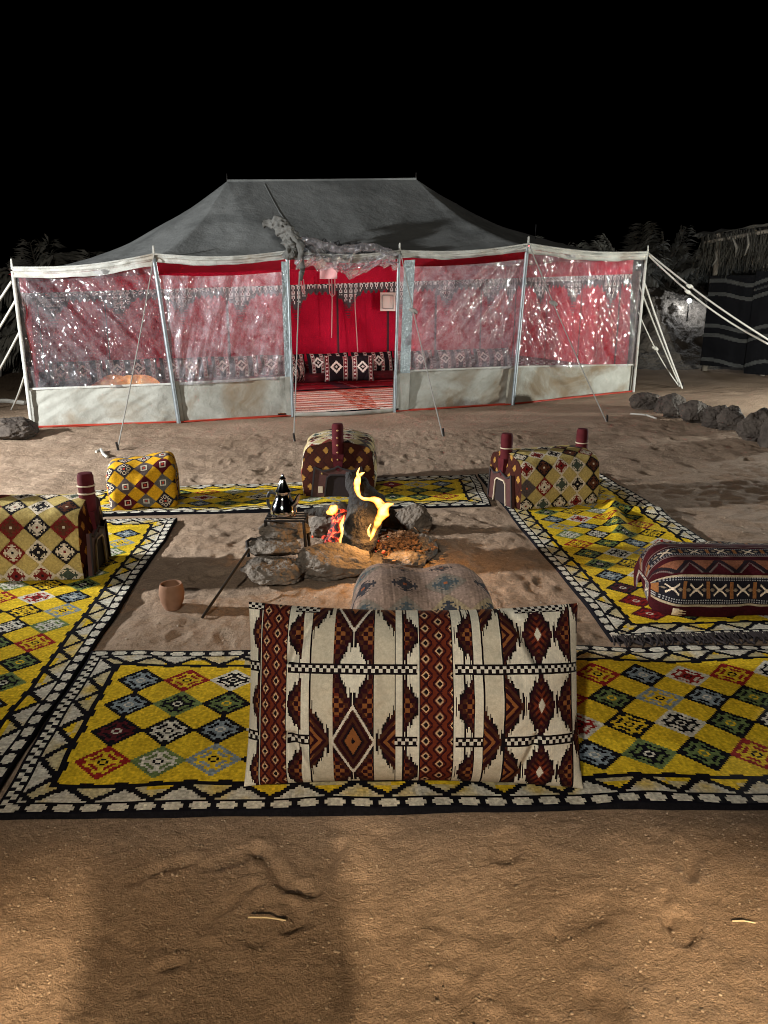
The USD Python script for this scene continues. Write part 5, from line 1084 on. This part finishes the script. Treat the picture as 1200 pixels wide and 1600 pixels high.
# lamp on the sand bank
bl = thing("bank_lamp", "bright white lamp on a stake by the sand bank right of the tent", "lamp", (*at_y(1077, 470, 17.75)[:2], 0.0))
zb = at_y(1077, 470, 17.75)[2]
obj("stake", tube([(0, 0.02, 0.3), (0, 0.02, zb - 0.05)], 0.014, 8), "iron", bl)
obj("bulb", trimesh.creation.icosphere(3, 0.045).apply_translation((0, 0, zb)), "bank_bulb", bl)
obj("hood", lathe([(0, 0.075), (0.05, 0.068), (0.062, 0.045), (0.058, 0.045), (0.045, 0.062), (0, 0.066)], 18).apply_translation((0, 0, zb)), "lamp_body", bl)

# ------------------------------------------------------------------ posts of the unseen lamps, and the unseen figure placed to cast the foreground shadow
WL = {0: "unseen flood lamp on a pole far left, lighting the rugs and tent", 1: "unseen flood lamp on a pole behind and left of the camera, lighting the cushion and rugs", 2: "unseen warm yard lamp on a pole behind the standing figure, right", 3: "unseen warm yard lamp on a pole behind the standing figure, left", 4: "unseen low lamp on the ground beyond the boulders, lighting the right end of the tent"}
for i, (nm, pos, w, c, r, aim) in enumerate(LAMPS):
    t = thing(nm, WL[i], "lamp", (pos[0], pos[1], 0))
    if nm != "unseen_ground_lamp": obj("post", tube([(0, 0, -0.2), (0, 0, pos[2] - r - 0.06)], 0.03, 10), "iron", t)
    else: obj("foot", lathe([(0, -0.02), (0.10, -0.02), (0.09, 0.02), (0.02, 0.05), (0.02, pos[2] - r - 0.04), (0, pos[2] - r - 0.04)], 16), "iron", t)
    obj("holder", lathe([(0, pos[2] - r - 0.05), (r * 0.8, pos[2] - r - 0.045), (r * 0.9, pos[2] - r - 0.02), (0, pos[2] - r - 0.02)], 18), "lamp_body", t)
def bone(a, b, ra, rb):
    s = [trimesh.creation.icosphere(2, r_).apply_translation(q) for q, r_ in ((a, ra), (b, rb))]
    m = cat(s).convex_hull; return manifold3d.Manifold(manifold3d.Mesh(np.asarray(m.vertices, np.float32), np.asarray(m.faces, np.uint32)))
def body_mesh(bones, refine=0.03, it=8):
    M = bones[0]
    for b_ in bones[1:]: M = M + b_
    M = M.refine_to_length(refine); mm = M.to_mesh(); t_ = trimesh.Trimesh(mm.vert_properties[:, :3], mm.tri_verts, process=True)
    trimesh.smoothing.filter_taubin(t_, iterations=it); return t_
pe = thing("unseen_person", "unseen figure in a dark robe behind the camera, hands raised, placed to shade the foreground", "unseen_person", (-0.05, -0.95, 0))  # out of view; stands here to cast the shadows on the near sand
bb = []
for s in (-1, 1):
    bb += [bone((s * .10, 0, .95), (s * .10, .01, .50), .095, .065), bone((s * .10, .01, .50), (s * .10, -.01, .09), .062, .042), bone((s * .10, -.02, .05), (s * .11, .16, .03), .04, .03)]
    bb += [bone((s * .19, 0, 1.38), (s * .19, .12, 1.14), .050, .042), bone((s * .19, .12, 1.14), (s * .09, .25, 1.40), .045, .032), bone((s * .09, .25, 1.40), (s * .06, .28, 1.46), .034, .03)]
    for k in range(4): bb.append(bone((s * .06, .28 + .004 * k, 1.44 + .02 * k), (s * .005, .33, 1.45 + .02 * k), .010, .008))
    bb.append(bone((s * .065, .26, 1.42), (s * .03, .30, 1.40), .011, .009))
bb += [bone((-.09, 0, .97), (.09, 0, .97), .13, .13), bone((0, 0, 1.0), (0, 0, 1.28), .15, .17), bone((-.15, 0, 1.38), (.15, 0, 1.38), .08, .08), bone((0, 0, 1.28), (0, 0, 1.38), .16, .10), bone((0, 0, 1.40), (0, .02, 1.52), .06, .055),
       bone((0, .02, 1.60), (0, .01, 1.66), .088, .098), bone((0, .05, 1.555), (0, .03, 1.60), .06, .08), bone((0, .11, 1.60), (0, .10, 1.63), .016, .012)]
obj("body", body_mesh(bb), "skin", pe)
rb = lathe([(0.26, 0.06), (0.235, 0.45), (0.215, 0.80), (0.22, 1.05), (0.225, 1.25), (0.22, 1.38), (0.16, 1.45), (0.08, 1.485), (0.07, 1.47), (0.15, 1.43), (0.21, 1.37), (0.215, 1.25), (0.21, 1.05), (0.205, 0.8), (0.225, 0.45), (0.25, 0.06)], 40)
rv = rb.vertices * [0.93, 0.62, 1.0]; rv[:, :2] *= (1 + 0.05 * np.sin(np.arctan2(rv[:, 1], rv[:, 0]) * 9) * np.clip(1.2 - rv[:, 2], 0, 1))[:, None]
obj("robe", trimesh.Trimesh(rv, rb.faces, process=False), "robe", pe)
for s in (-1, 1): obj("sleeve", limb([(s * .155, 0, 1.38), (s * .175, .12, 1.12), (s * .12, .22, 1.33)], [.068, .060, .056], 16, 24, 3, 0.02, 8), "robe", pe)
obj("headscarf", lathe([(0, 1.775), (0.06, 1.765), (0.105, 1.72), (0.118, 1.65), (0.12, 1.56), (0.16, 1.46), (0.15, 1.45), (0.11, 1.55), (0.112, 1.65), (0.10, 1.71), (0.05, 1.755), (0, 1.765)], 28).apply_translation((0, -0.035, 0)), "robe", pe)
